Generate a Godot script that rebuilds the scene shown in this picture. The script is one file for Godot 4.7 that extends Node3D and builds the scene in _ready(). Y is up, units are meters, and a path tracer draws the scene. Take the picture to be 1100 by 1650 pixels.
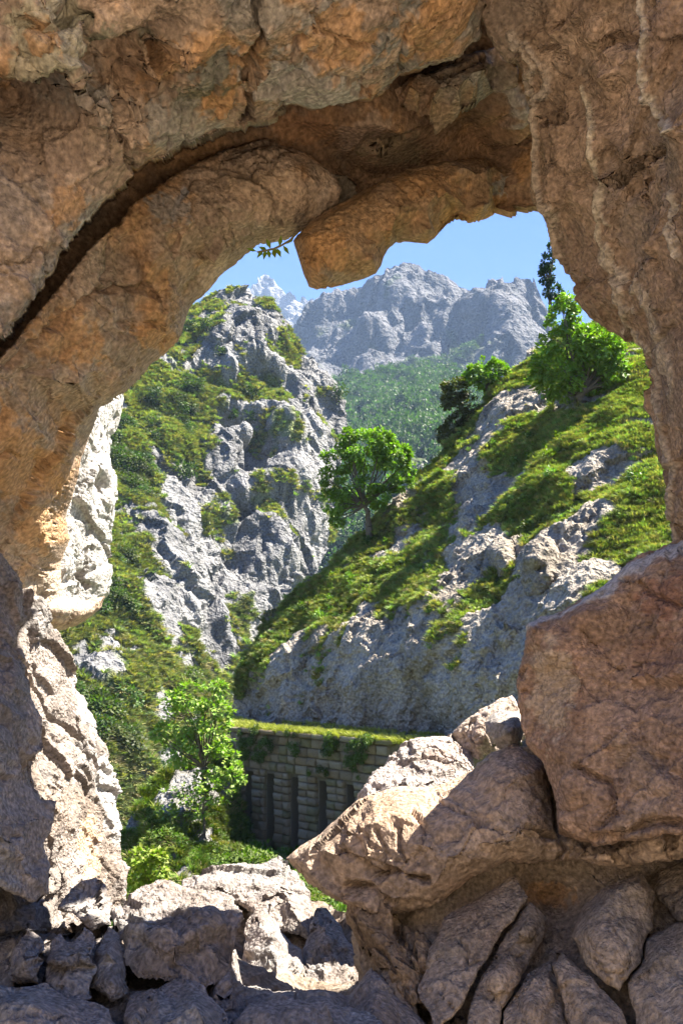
extends Node3D
# A rock window on a mountain trail: a broken limestone arch frames a gorge with a terraced path, trees and far peaks.

const FOCAL := 1585.0          # focal length in photograph pixels (1100 x 1650)
const PITCH := 0.1472          # the camera looks up a little
const EYE := Vector3(0, 1.6, 0)
var cam_basis := Basis(Vector3.RIGHT, PITCH)
var taken := {}
var fbm: FastNoiseLite
var ridged: FastNoiseLite
var cells: FastNoiseLite
var cracks: FastNoiseLite
var slow: FastNoiseLite
var blocks: FastNoiseLite
var M := {}

func _ready() -> void:
	var t0 := Time.get_ticks_msec()
	make_camera_and_light()
	make_noises()
	make_materials()
	build_far()
	print("far ", Time.get_ticks_msec() - t0)
	build_gorge()
	print("gorge ", Time.get_ticks_msec() - t0)
	build_cave()
	print("cave ", Time.get_ticks_msec() - t0)
	build_wall()
	build_plants()
	print("all ", Time.get_ticks_msec() - t0)

func make_camera_and_light() -> void:
	var cam := Camera3D.new()
	cam.name = "camera"
	cam.fov = 55.0
	cam.near = 0.05
	cam.far = 9000.0
	cam.transform = Transform3D(cam_basis, EYE)
	add_child(cam)
	cam.current = true
	var sky_mat := ProceduralSkyMaterial.new()
	sky_mat.sky_top_color = Color(0.11, 0.23, 0.425)
	sky_mat.sky_horizon_color = Color(0.20, 0.32, 0.475)
	sky_mat.sky_curve = 0.12
	sky_mat.ground_bottom_color = Color(0.42, 0.40, 0.36)
	sky_mat.ground_horizon_color = Color(0.62, 0.66, 0.68)
	sky_mat.sun_angle_max = 12.0
	var sky := Sky.new()
	sky.sky_material = sky_mat
	var env := Environment.new()
	env.background_mode = Environment.BG_SKY
	env.sky = sky
	env.background_energy_multiplier = 1.0
	env.tonemap_mode = Environment.TONE_MAPPER_LINEAR
	env.tonemap_exposure = 6.9
	env.fog_enabled = true
	env.fog_density = 0.00013
	env.fog_light_color = Color(0.72, 0.84, 1.0)
	env.sdfgi_enabled = true
	env.ssao_enabled = true
	env.ssil_enabled = true
	var world := WorldEnvironment.new()
	world.name = "world_environment"
	world.environment = env
	add_child(world)
	var sun := DirectionalLight3D.new()
	sun.name = "sun"
	sun.light_energy = 1.6
	sun.light_color = Color(1.0, 0.965, 0.905)
	sun.light_angular_distance = 0.5
	sun.shadow_enabled = true
	add_child(sun)
	sun.look_at_from_position(Vector3(0.62, 1.0, -0.20) * 10.0, Vector3.ZERO, Vector3.UP)

func make_noises() -> void:
	fbm = noise(FastNoiseLite.TYPE_SIMPLEX_SMOOTH, 11, 4)
	slow = noise(FastNoiseLite.TYPE_SIMPLEX_SMOOTH, 29, 2)
	ridged = noise(FastNoiseLite.TYPE_SIMPLEX_SMOOTH, 5, 4)
	ridged.fractal_type = FastNoiseLite.FRACTAL_RIDGED
	cells = noise(FastNoiseLite.TYPE_CELLULAR, 17, 1)
	cells.cellular_return_type = FastNoiseLite.RETURN_CELL_VALUE
	cracks = noise(FastNoiseLite.TYPE_CELLULAR, 23, 1)
	cracks.cellular_return_type = FastNoiseLite.RETURN_DISTANCE2_SUB
	blocks = noise(FastNoiseLite.TYPE_CELLULAR, 71, 1)
	blocks.cellular_return_type = FastNoiseLite.RETURN_CELL_VALUE
	for n in [cells, cracks]:
		n.cellular_jitter = 1.0
		n.domain_warp_enabled = true
		n.domain_warp_amplitude = 0.16
		n.domain_warp_frequency = 1.1
		n.domain_warp_fractal_octaves = 3

func noise(type: int, noise_seed: int, octaves: int) -> FastNoiseLite:
	var n := FastNoiseLite.new()
	n.noise_type = type
	n.seed = noise_seed
	n.frequency = 1.0
	n.fractal_octaves = octaves
	if octaves == 1:
		n.fractal_type = FastNoiseLite.FRACTAL_NONE
	return n

func noise_texture(noise_seed: int, frequency: float, octaves: int, ridge: bool, low: float, high: float, as_normal := 0.0) -> NoiseTexture2D:
	var n := noise(FastNoiseLite.TYPE_SIMPLEX_SMOOTH, noise_seed, octaves)
	n.frequency = frequency
	if ridge:
		n.fractal_type = FastNoiseLite.FRACTAL_RIDGED
	var t := NoiseTexture2D.new()
	t.width = 1024
	t.height = 1024
	t.seamless = true
	t.noise = n
	if as_normal > 0.0:
		t.as_normal_map = true
		t.bump_strength = as_normal
	else:
		var ramp := Gradient.new()
		ramp.set_color(0, Color(low, low, low))
		ramp.set_color(1, Color(high, high, high))
		t.color_ramp = ramp
	return t

func rock_material(called: String, tile: float, grain: Texture2D, relief_map: Texture2D, depth_cm: float) -> void:
	var m := StandardMaterial3D.new()
	m.resource_name = called
	m.vertex_color_use_as_albedo = true
	m.albedo_texture = grain
	m.roughness = 0.92
	m.metallic_specular = 0.3
	m.uv1_triplanar = true
	m.uv1_world_triplanar = true
	m.uv1_scale = Vector3.ONE / tile
	m.heightmap_enabled = true
	m.heightmap_texture = relief_map
	m.heightmap_scale = depth_cm
	M[called] = m

func plain_material(called: String, c: Color, rough := 0.9, back := Color(0, 0, 0)) -> StandardMaterial3D:
	var m := StandardMaterial3D.new()
	m.resource_name = called
	m.albedo_color = c.linear_to_srgb()
	m.roughness = rough
	m.metallic_specular = 0.35
	m.vertex_color_use_as_albedo = true
	if back.r + back.g + back.b > 0.0:
		m.backlight_enabled = true
		m.backlight = back
	M[called] = m
	return m

func make_materials() -> void:
	var grain := noise_texture(3, 0.035, 6, false, 0.42, 1.0)
	var rough := noise_texture(8, 0.040, 6, false, 0.0, 1.0)
	var pits := noise_texture(14, 0.010, 7, true, 0.0, 1.0)
	var chips := noise_texture(19, 0.045, 6, false, 0.0, 1.0)
	rock_material("cave_rock", 0.7, grain, rough, 0.8)
	rock_material("pitted_rock", 0.6, grain, chips, 0.9)
	rock_material("slope_rock", 4.0, grain, pits, 22.0)
	rock_material("hill_rock", 13.0, grain, pits, 80.0)
	rock_material("mountain_rock", 110.0, grain, pits, 600.0)
	plain_material("leaf", Color(1, 1, 1), 0.55, Color(0.75, 0.9, 0.35))
	plain_material("grass_blade", Color(1, 1, 1), 0.7, Color(0.8, 0.85, 0.4))
	plain_material("bark", Color(1, 1, 1), 0.95)
	rock_material("wall_stone", 0.8, grain, rough, 4.0)

# ---------------------------------------------------------------- helpers

func at(px: float, py: float, d: float) -> Vector3:
	# the point on the sight line of a photograph pixel whose distance ahead (along -z) is d metres
	var v := cam_basis * Vector3((px - 550.0) / FOCAL, -(py - 825.0) / FOCAL, -1.0)
	return EYE + v * (d / -v.z)

func numbered(called: String) -> String:
	if not taken.has(called):
		taken[called] = 0
		return called
	taken[called] += 1
	return "%s_%03d" % [called, taken[called]]

func tag(o: Node, label: String, category: String, kind := "", group := "") -> void:
	o.set_meta("label", label)
	o.set_meta("category", category)
	if kind != "":
		o.set_meta("kind", kind)
	if group != "":
		o.set_meta("group", group)

func obj(called: String, mesh: Mesh, mat: Material, parent: Node = null) -> MeshInstance3D:
	var o := MeshInstance3D.new()
	o.mesh = mesh
	o.material_override = mat
	if parent == null:
		o.name = numbered(called)
		add_child(o)
	else:
		o.name = called
		parent.add_child(o, true)
	return o

func thing(called: String, where: Vector3, label: String, category: String, group := "") -> Node3D:
	var o := Node3D.new()
	o.name = numbered(called)
	add_child(o)
	o.position = where
	tag(o, label, category, "", group)
	return o

func mesh_of(verts: PackedVector3Array, norms: PackedVector3Array, cols: PackedColorArray, idx: PackedInt32Array) -> ArrayMesh:
	var a := []
	a.resize(Mesh.ARRAY_MAX)
	a[Mesh.ARRAY_VERTEX] = verts
	a[Mesh.ARRAY_NORMAL] = norms
	a[Mesh.ARRAY_COLOR] = cols
	a[Mesh.ARRAY_INDEX] = idx
	var m := ArrayMesh.new()
	m.add_surface_from_arrays(Mesh.PRIMITIVE_TRIANGLES, a)
	return m

# A solid piece of rock or hillside. Its face is a relief over a plane of its own (turned by yaw and pitch), spanned by
# modelled ridge, edge and hollow points; edges are broken and rounded, and the piece goes back by its thickness.
func relief(s: Dictionary) -> Dictionary:
	var frame := Basis(Vector3.UP, deg_to_rad(s.get("yaw", 0.0))) * Basis(Vector3.RIGHT, -deg_to_rad(s.get("pitch", 0.0)))
	if not s.has("yaw"):
		frame = best_frame(s)
	var inv := frame.transposed()
	var step: float = s.step
	var ctrl := PackedVector2Array()
	var cz := PackedFloat32Array()
	var cg := PackedFloat32Array()
	var corners: Array = []
	var ds: float = s.get("ds", 1.0)
	for p in s.out:
		var l: Vector3 = inv * at(p[0], p[1], p[2] * ds)
		corners.append(Vector2(l.x, l.y))
		ctrl.append(Vector2(l.x, l.y))
		cz.append(l.z)
		cg.append(p[3] if p.size() > 3 else 0.0)
	for p in s.get("inn", []):
		var l: Vector3 = inv * at(p[0], p[1], p[2] * ds)
		ctrl.append(Vector2(l.x, l.y))
		cz.append(l.z)
		cg.append(p[3] if p.size() > 3 else 0.0)
	# the broken outline
	var jag: float = s.get("jag", step * 3.0)
	var jf: float = s.get("jag_freq", 0.05 / step)
	var poly := PackedVector2Array()
	for k in corners.size():
		var a: Vector2 = corners[k]
		var b: Vector2 = corners[(k + 1) % corners.size()]
		var n := maxi(1, int(a.distance_to(b) / (step * 1.5)))
		for i in n:
			var q := a.lerp(b, float(i) / n)
			q += Vector2(fbm.get_noise_3d(q.x * jf, q.y * jf, 3.7), fbm.get_noise_3d(q.x * jf, q.y * jf, 91.3)) * jag
			poly.append(q)
	var lo := poly[0]
	var hi := poly[0]
	for q in poly:
		lo = lo.min(q)
		hi = hi.max(q)
	lo -= Vector2(step, step) * 1.5
	var nx := int((hi.x - lo.x) / step) + 3
	var ny := int((hi.y - lo.y) / step) + 3
	var total := nx * ny
	var z := PackedFloat32Array()
	z.resize(total)
	z.fill(1e9)
	var g := PackedFloat32Array()
	g.resize(total)
	raster(ctrl, cz, cg, z, g, lo, step, nx, ny)
	# inside, and the distance from the outline
	var inside := PackedByteArray()
	inside.resize(total)
	var dist := PackedFloat32Array()
	dist.resize(total)
	dist.fill(0.0)
	# even-odd spans, row by row
	var rows: Array = []
	rows.resize(ny)
	for j in ny:
		rows[j] = PackedFloat32Array()
	for k in poly.size():
		var a := (poly[k] - lo) / step
		var b := (poly[(k + 1) % poly.size()] - lo) / step
		if a.y > b.y:
			var sw := a
			a = b
			b = sw
		var j := int(ceil(a.y))
		while j < b.y:
			if j >= 0 and j < ny:
				var row: PackedFloat32Array = rows[j]
				row.append(a.x + (b.x - a.x) * (j - a.y) / (b.y - a.y))
				rows[j] = row
			j += 1
	for j in ny:
		var row: PackedFloat32Array = rows[j]
		row.sort()
		for k in range(0, row.size() - 1, 2):
			for i in range(maxi(1, int(ceil(row[k]))), mini(nx - 2, int(floor(row[k + 1]))) + 1):
				inside[j * nx + i] = 1
				dist[j * nx + i] = 1e6
	for j in range(1, ny - 1):
		for i in range(1, nx - 1):
			var k := j * nx + i
			if dist[k] > 0.0:
				dist[k] = minf(minf(dist[k - 1] + 1.0, dist[k - nx] + 1.0), minf(dist[k - nx - 1] + 1.414, dist[k - nx + 1] + 1.414))
	for j in range(ny - 2, 0, -1):
		for i in range(nx - 2, 0, -1):
			var k := j * nx + i
			if dist[k] > 0.0:
				dist[k] = minf(dist[k], minf(minf(dist[k + 1] + 1.0, dist[k + nx] + 1.0), minf(dist[k + nx + 1] + 1.414, dist[k + nx - 1] + 1.414)))
	# broken faces: flat facets between points knocked a little in or out
	var rng := RandomNumberGenerator.new()
	rng.seed = hash(str(s.out[0])) + 5
	for level in s.get("facet", []):
		var sp: float = level[0] / step
		var c2 := ctrl.duplicate()
		var z2 := cz.duplicate()
		var g2 := cg.duplicate()
		var fj := 0.0
		while fj < ny:
			var fi := 0.0
			while fi < nx:
				var gi := fi + rng.randf() * sp
				var gj := fj + rng.randf() * sp
				var off := rng.randf_range(-1.0, 1.0)
				var k := mini(int(gj), ny - 1) * nx + mini(int(gi), nx - 1)
				if gi < nx - 1 and gj < ny - 1 and dist[k] * step > level[0] * 0.2:
					off *= smoothstep(0.0, minf(level[0] * 0.9, 0.07) if s.get("splay", false) else level[0] * 0.9, dist[k] * step)
					c2.append(lo + Vector2(gi, gj) * step)
					z2.append(z[k] + off * level[1])
					g2.append(g[k])
				fi += sp
			fj += sp
		z.fill(1e9)
		raster(c2, z2, g2, z, g, lo, step, nx, ny)
		ctrl = c2
		cz = z2
		cg = g2
	var r: int = s.get("blur", 3)
	if r > 0:
		for pass_ in 2:
			z = box_blur(z, nx, ny, r)
		g = box_blur(g, nx, ny, r)
	# cells in use
	var used := PackedByteArray()
	used.resize(total)
	for j in ny - 1:
		for i in nx - 1:
			var k := j * nx + i
			if inside[k] + inside[k + 1] + inside[k + nx] + inside[k + nx + 1] > 0:
				used[k] = 1
	# grooves, veins and patches of other colour
	var add := PackedFloat32Array()
	add.resize(total)
	var paint := PackedColorArray()
	paint.resize(total)
	paint.fill(Color(0, 0, 0, 0))
	for line in s.get("lines", []):
		draw_line(line, inv, z, add, paint, lo, step, nx, ny)
	for patch in s.get("patches", []):
		draw_patch(patch, inv, z, paint, lo, step, nx, ny)
	# vertices
	var id := PackedInt32Array()
	id.resize(total)
	id.fill(-1)
	var V := PackedVector3Array()
	var base_n := PackedVector3Array()
	var C := PackedColorArray()
	var G := PackedFloat32Array()
	var H: Callable = s.h
	var K: Callable = s.col
	var rim: float = s.get("rim", 0.0)
	for j in range(1, ny - 1):
		for i in range(1, nx - 1):
			var k := j * nx + i
			if used[k] + used[k - 1] + used[k - nx] + used[k - nx - 1] == 0:
				continue
			var q := lo + Vector2(i, j) * step
			if inside[k] == 0:
				q = nearest(poly, q)
			var zz := z[k]
			if rim > 0.0:
				var f := 1.0 - minf(1.0, dist[k] * step / rim)
				zz -= rim * s.get("rim_deep", 1.0) * (1.0 - sqrt(1.0 - f * f))
			var n := frame * Vector3(z[k - 1] - z[k + 1], z[k - nx] - z[k + nx], 2.0 * step).normalized()
			n = frame.z.lerp(n, smoothstep(0.0, 0.06 if s.get("splay", false) else 14.0 * step, dist[k] * step)).normalized()
			var p := frame * Vector3(q.x, q.y, zz)
			var h: float = H.call(p, n, g[k])
			var c: Color = K.call(p, n, g[k], h)
			var pc := paint[k]
			if pc.a > 0.0:
				c = c.lerp(Color(pc.r, pc.g, pc.b) * (0.75 + 0.5 * (c.r + c.g + c.b)), minf(pc.a, 1.0))
				c.a = 1.0
			id[k] = V.size()
			V.append(p + n * (h - add[k]))
			base_n.append(n)
			C.append(c)
			G.append(g[k])
	var T := PackedInt32Array()
	for j in ny - 1:
		for i in nx - 1:
			var k := j * nx + i
			if used[k] == 0:
				continue
			var a := id[k]
			var b := id[k + 1]
			var c := id[k + nx]
			var d := id[k + nx + 1]
			if a < 0 or b < 0 or c < 0 or d < 0:
				continue
			if (i + j) % 2 == 0:
				T.append_array([a, c, d, a, d, b])
			else:
				T.append_array([a, c, b, b, c, d])
	var N := PackedVector3Array()
	N.resize(V.size())
	for t in range(0, T.size(), 3):
		var a := V[T[t]]
		var n := (V[T[t + 2]] - a).cross(V[T[t + 1]] - a)
		N[T[t]] += n
		N[T[t + 1]] += n
		N[T[t + 2]] += n
	for k in N.size():
		N[k] = N[k].normalized()
	# the sides, going back from every edge of the face
	var thick: float = s.get("thick", 0.0)
	var front := V.size()
	if thick > 0.0:
		var taper: float = s.get("taper", 0.35)
		var ring := {}
		for j in range(1, ny - 1):
			for i in range(1, nx - 1):
				var k := j * nx + i
				for e in [[k, k + 1, -nx], [k, k + nx, -1]]:
					var here: int = used[k]
					var there: int = used[k + e[2]]
					if here == there or id[e[0]] < 0 or id[e[1]] < 0:
						continue
					var sgn := 1.0 if there == 1 else -1.0
					var outward := Vector2(0, sgn) if e[2] == -nx else Vector2(sgn, 0)
					for m in 2:
						var q: int = e[m]
						if not ring.has(q):
							ring[q] = [Vector2.ZERO, -1]
						ring[q][0] += outward
		# smooth outward directions from the softened shape
		var soft := PackedFloat32Array()
		soft.resize(total)
		for k in total:
			soft[k] = inside[k]
		soft = box_blur(box_blur(soft, nx, ny, 6), nx, ny, 6)
		for q in ring:
			var o := Vector2(soft[q - 1] - soft[q + 1], soft[q - nx] - soft[q + nx]).normalized()
			if o.length_squared() < 0.5:
				o = ring[q][0].normalized()
			ring[q][1] = V.size()
			var p0 := V[id[q]]
			var c0 := C[id[q]]
			for lv in [0.0, 0.08, 0.3, 0.6, 1.0]:
				var back := (p0 - Vector3(0, 1.6, 0.5)).normalized() if s.get("splay", false) else -frame.z
				var p: Vector3 = p0 + frame * Vector3(-o.x, -o.y, 0.0) * taper * thick * pow(lv, 1.4) + back * thick * lv
				var n := frame * Vector3(o.x, o.y, 0.0)
				if lv > 0.0:
					p += n * minf(0.2 * thick, H.call(p, n, 0.0) * 0.35) * minf(1.0, lv * 4.0)
				V.append(p)
				C.append(c0 if lv == 0.0 else K.call(p, n, 0.0, 0.0))
				N.append(n)
		var tstart := T.size()
		for j in range(1, ny - 1):
			for i in range(1, nx - 1):
				var k := j * nx + i
				for e in [[k, k + 1, -nx], [k, k + nx, -1]]:
					if used[k] == used[k + e[2]] or id[e[0]] < 0 or id[e[1]] < 0:
						continue
					var a: int = ring[e[0]][1]
					var b: int = ring[e[1]][1]
					var n1 := (V[b] - V[a]).cross(V[a + 4] - V[a])
					var flip := n1.dot(N[a] + N[b]) > 0.0
					for lv in 4:
						if flip:
							T.append_array([a + lv, a + lv + 1, b + lv, b + lv, a + lv + 1, b + lv + 1])
						else:
							T.append_array([a + lv, b + lv, a + lv + 1, b + lv, b + lv + 1, a + lv + 1])
		for k in range(front, N.size()):
			N[k] = Vector3.ZERO
		for t in range(tstart, T.size(), 3):
			var a := V[T[t]]
			var n := (V[T[t + 2]] - a).cross(V[T[t + 1]] - a)
			N[T[t]] += n
			N[T[t + 1]] += n
			N[T[t + 2]] += n
		for k in range(front, N.size()):
			N[k] = N[k].normalized() if N[k].length_squared() > 1e-20 else Vector3.UP
	for k in N.size():
		if N[k].length_squared() < 0.5:
			N[k] = Vector3.UP
	return {"mesh": mesh_of(V, N, C, T), "v": V, "n": N, "g": G, "c": C, "front": front}

func raster(ctrl: PackedVector2Array, cz: PackedFloat32Array, cg: PackedFloat32Array, z: PackedFloat32Array, g: PackedFloat32Array, lo: Vector2, step: float, nx: int, ny: int) -> void:
	var total := nx * ny
	var tri := Geometry2D.triangulate_delaunay(ctrl)
	for t in range(0, tri.size(), 3):
		var ia := tri[t]
		var ib := tri[t + 1]
		var ic := tri[t + 2]
		var a := (ctrl[ia] - lo) / step
		var b := (ctrl[ib] - lo) / step
		var c := (ctrl[ic] - lo) / step
		var det := (b.y - c.y) * (a.x - c.x) + (c.x - b.x) * (a.y - c.y)
		if absf(det) < 1e-9:
			continue
		var i0 := maxi(0, int(floor(minf(a.x, minf(b.x, c.x)))))
		var i1 := mini(nx - 1, int(ceil(maxf(a.x, maxf(b.x, c.x)))))
		var j0 := maxi(0, int(floor(minf(a.y, minf(b.y, c.y)))))
		var j1 := mini(ny - 1, int(ceil(maxf(a.y, maxf(b.y, c.y)))))
		for j in range(j0, j1 + 1):
			for i in range(i0, i1 + 1):
				var u := ((b.y - c.y) * (i - c.x) + (c.x - b.x) * (j - c.y)) / det
				var v := ((c.y - a.y) * (i - c.x) + (a.x - c.x) * (j - c.y)) / det
				var w := 1.0 - u - v
				if u > -0.001 and v > -0.001 and w > -0.001:
					z[j * nx + i] = u * cz[ia] + v * cz[ib] + w * cz[ic]
					g[j * nx + i] = u * cg[ia] + v * cg[ib] + w * cg[ic]
	# outside the hull: let the values at its edge grow outwards, ring by ring
	var edge := PackedInt32Array()
	for k in total:
		if z[k] > 1e8 and has_value_beside(z, k, nx, total):
			edge.append(k)
	for ring in 22:
		var found := PackedFloat32Array()
		var found_g := PackedFloat32Array()
		for k in edge:
			var sum := 0.0
			var sum_g := 0.0
			var n := 0
			for o in [-1, 1, -nx, nx, -nx - 1, -nx + 1, nx - 1, nx + 1]:
				var q: int = k + o
				if q >= 0 and q < total and z[q] < 1e8:
					sum += z[q]
					sum_g += g[q]
					n += 1
			found.append(sum / maxi(n, 1))
			found_g.append(sum_g / maxi(n, 1))
		for m in edge.size():
			z[edge[m]] = found[m]
			g[edge[m]] = found_g[m]
		var next := PackedInt32Array()
		var seen := {}
		for k in edge:
			for o in [-1, 1, -nx, nx]:
				var q: int = k + o
				if q >= 0 and q < total and z[q] > 1e8 and not seen.has(q):
					seen[q] = true
					next.append(q)
		edge = next
	for k in total:
		if z[k] > 1e8:
			z[k] = cz[0]

func has_value_beside(z: PackedFloat32Array, k: int, nx: int, total: int) -> bool:
	return k > 0 and z[k - 1] < 1e8 or k + 1 < total and z[k + 1] < 1e8 or k >= nx and z[k - nx] < 1e8 or k + nx < total and z[k + nx] < 1e8

# axes of the plane that lies closest to a piece's modelled points, z facing the open side
func best_frame(s: Dictionary) -> Basis:
	var pts: Array = []
	var mid := Vector3.ZERO
	for p in s.out + s.get("inn", []):
		pts.append(at(p[0], p[1], p[2] * s.get("ds", 1.0)))
		mid += pts[-1]
	mid /= pts.size()
	var cx := Vector3.ZERO
	var cy := Vector3.ZERO
	var cz := Vector3.ZERO
	for p in pts:
		var d: Vector3 = p - mid
		cx += d * d.x
		cy += d * d.y
		cz += d * d.z
	var trace := cx.x + cy.y + cz.z
	var n := Vector3(0.2, 0.1, 1.0).normalized()
	for it in 200:
		n = (n * trace - Vector3(cx.dot(n), cy.dot(n), cz.dot(n))).normalized()
	if n.dot(EYE - mid) < 0.0:
		n = -n
	var x := Vector3.UP.cross(n).normalized()
	return Basis(x, n.cross(x).normalized(), n)

func box_blur(src: PackedFloat32Array, nx: int, ny: int, r: int) -> PackedFloat32Array:
	var tmp := src.duplicate()
	var out := src.duplicate()
	for j in ny:
		var o := j * nx
		var sum := 0.0
		for i in range(-r, nx):
			sum += src[o + mini(i + r, nx - 1)]
			if i >= 0:
				tmp[o + i] = sum / (2 * r + 1) if i > r else src[o + i]
			if i - r >= 0:
				sum -= src[o + i - r]
			if i < 0:
				continue
	for i in nx:
		var sum := 0.0
		for j in range(-r, ny):
			sum += tmp[mini(j + r, ny - 1) * nx + i]
			if j >= 0:
				out[j * nx + i] = sum / (2 * r + 1) if j > r else tmp[j * nx + i]
			if j - r >= 0:
				sum -= tmp[(j - r) * nx + i]
	return out

func nearest(poly: PackedVector2Array, q: Vector2) -> Vector2:
	var best := 1e18
	var k0 := 0
	for k in poly.size():
		var d := poly[k].distance_squared_to(q)
		if d < best:
			best = d
			k0 = k
	var n := poly.size()
	var a := Geometry2D.get_closest_point_to_segment(q, poly[k0], poly[(k0 + 1) % n])
	var b := Geometry2D.get_closest_point_to_segment(q, poly[k0], poly[(k0 + n - 1) % n])
	return a if a.distance_squared_to(q) < b.distance_squared_to(q) else b

# where a modelled point lies on the face: slide along its sight line until it meets the relief
func on_face(px: float, py: float, inv: Basis, z: PackedFloat32Array, lo: Vector2, step: float, nx: int, ny: int) -> Vector2:
	var d := 1.2
	var l := Vector3.ZERO
	while d < 7.0:
		l = inv * at(px, py, d)
		var i := clampi(int((l.x - lo.x) / step), 0, nx - 1)
		var j := clampi(int((l.y - lo.y) / step), 0, ny - 1)
		if l.z < z[j * nx + i]:
			break
		d += 0.012
	return Vector2(l.x, l.y)

# line: {p: points, w: half width, d: depth (negative stands proud), c: colour, a: how strongly it is coloured}
func draw_line(line: Dictionary, inv: Basis, z: PackedFloat32Array, add: PackedFloat32Array, paint: PackedColorArray, lo: Vector2, step: float, nx: int, ny: int) -> void:
	var pts: Array = []
	for p in line.p:
		pts.append(on_face(p[0], p[1], inv, z, lo, step, nx, ny))
	var w: float = line.w
	var wob: float = line.get("wob", w * 2.0)
	for k in pts.size() - 1:
		var a: Vector2 = pts[k]
		var b: Vector2 = pts[k + 1]
		var p0 := (a.min(b) - Vector2.ONE * (w * 2.0 + wob) - lo) / step
		var p1 := (a.max(b) + Vector2.ONE * (w * 2.0 + wob) - lo) / step
		for j in range(maxi(0, int(p0.y)), mini(ny - 1, int(p1.y) + 1)):
			for i in range(maxi(0, int(p0.x)), mini(nx - 1, int(p1.x) + 1)):
				var q := lo + Vector2(i, j) * step
				var q2 := q + Vector2(fbm.get_noise_3d(q.x * 3.0 / step * 0.012, q.y * 3.0 / step * 0.012, 7.0), fbm.get_noise_3d(q.x * 3.0 / step * 0.012, q.y * 3.0 / step * 0.012, 37.0)) * wob
				var d := q2.distance_to(Geometry2D.get_closest_point_to_segment(q2, a, b))
				var ww := w * (1.0 + 0.7 * fbm.get_noise_2d(q.x * 9.0, q.y * 9.0))
				if d < ww:
					var f := 1.0 - d / ww
					var at_ := j * nx + i
					var v: float = line.d * minf(1.0, f * 1.6)
					if absf(v) > absf(add[at_]):
						add[at_] = v
					if line.has("c"):
						var c: Color = line.c
						paint[at_] = Color(c.r, c.g, c.b, maxf(paint[at_].a, minf(1.0, f * 3.0) * line.get("a", 1.0)))

# patch: [px, py, half width px, half height px, colour, strength]; its outline is uneven
func draw_patch(patch: Array, inv: Basis, z: PackedFloat32Array, paint: PackedColorArray, lo: Vector2, step: float, nx: int, ny: int) -> void:
	var c := on_face(patch[0], patch[1], inv, z, lo, step, nx, ny)
	var e := on_face(patch[0] + patch[2], patch[1], inv, z, lo, step, nx, ny)
	var f := on_face(patch[0], patch[1] + patch[3], inv, z, lo, step, nx, ny)
	var rx := maxf(step, c.distance_to(e))
	var ry := maxf(step, c.distance_to(f))
	var p0 := (c - Vector2(rx, ry) * 1.7 - lo) / step
	var p1 := (c + Vector2(rx, ry) * 1.7 - lo) / step
	var col: Color = patch[4]
	for j in range(maxi(0, int(p0.y)), mini(ny - 1, int(p1.y) + 1)):
		for i in range(maxi(0, int(p0.x)), mini(nx - 1, int(p1.x) + 1)):
			var q := lo + Vector2(i, j) * step
			var u := (q - c) / Vector2(rx, ry)
			var k := 1.6 / minf(rx, ry)
			var v := 1.0 - u.length() + 0.75 * fbm.get_noise_3d(q.x * k, q.y * k, 5.0 + c.x) + 0.25 * fbm.get_noise_3d(q.x * k * 6.0, q.y * k * 6.0, 8.0)
			v = clampf(v * 5.0, 0.0, 1.0) * patch[5]
			if v > 0.0:
				var o := j * nx + i
				var was := paint[o]
				paint[o] = Color(lerpf(was.r, col.r, v), lerpf(was.g, col.g, v), lerpf(was.b, col.b, v), maxf(was.a, v)) if was.a > 0.0 else Color(col.r, col.g, col.b, v)

# ---------------------------------------------------------------- rock and hillside characters

func cave_h(amp: float, plate: float, fine: float, lump: float = 1.0) -> Callable:
	return func(p: Vector3, _n: Vector3, _g: float) -> float:
		var w := p + Vector3(slow.get_noise_3dv(p * 5.0), slow.get_noise_3dv(p * 5.0 + Vector3(9, 3, 1)), 0.0) * 0.02
		var crack := cracks.get_noise_3dv(w * 2.4)
		var v := 0.016 * lump * fbm.get_noise_3dv(p * 1.1) + 0.004 * fbm.get_noise_3dv(p * 6.0)
		v += plate * (0.030 * blocks.get_noise_3dv(w * Vector3(2.1, 2.9, 2.1)) + 0.010 * blocks.get_noise_3dv(w * Vector3(6.0, 8.5, 6.0)) + 0.0035 * blocks.get_noise_3dv(w * 18.0))
		v += fine * (0.0035 * fbm.get_noise_3dv(p * 24.0) + 0.0022 * fbm.get_noise_3dv(p * 70.0))
		if crack < -0.94:
			v -= 0.016 * plate * (-0.94 - crack) / 0.06
		var split := absf(slow.get_noise_3dv(w * 3.1 + Vector3(2, 5, 9)))
		if split < 0.020 and fbm.get_noise_3dv(p * 2.2 + Vector3(8, 8, 8)) > 0.02:
			v -= 0.024 * (1.0 - split / 0.020)
		return amp * v

func cave_col(base: Color, warm: Color, warm_share: float, grey: Color, grey_share: float) -> Callable:
	return func(p: Vector3, _n: Vector3, _g: float, _h: float) -> Color:
		var a := fbm.get_noise_3dv(p * 1.9 + Vector3(4, 0, 7))
		var b := fbm.get_noise_3dv(p * 2.7 + Vector3(1, 8, 2))
		var f := fbm.get_noise_3dv(p * 14.0)
		var c := base.lerp(warm, clampf((a + 0.25 * f - 0.25 + 0.5 * warm_share) * 3.5, 0.0, 1.0) * minf(1.0, warm_share * 1.6))
		c = c.lerp(grey, clampf((b + 0.3 * f - 0.28 + 0.5 * grey_share) * 4.0, 0.0, 1.0) * minf(1.0, grey_share * 1.6))
		var d := 1.0 + 0.30 * f + 0.18 * cells.get_noise_3dv(p * 7.0) + 0.30 * fbm.get_noise_3dv(p * 55.0)
		if ridged.get_noise_3dv(p * 4.3) > 0.86:
			d *= 0.8
		return Color(c.r * d, c.g * d, c.b * d)

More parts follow.
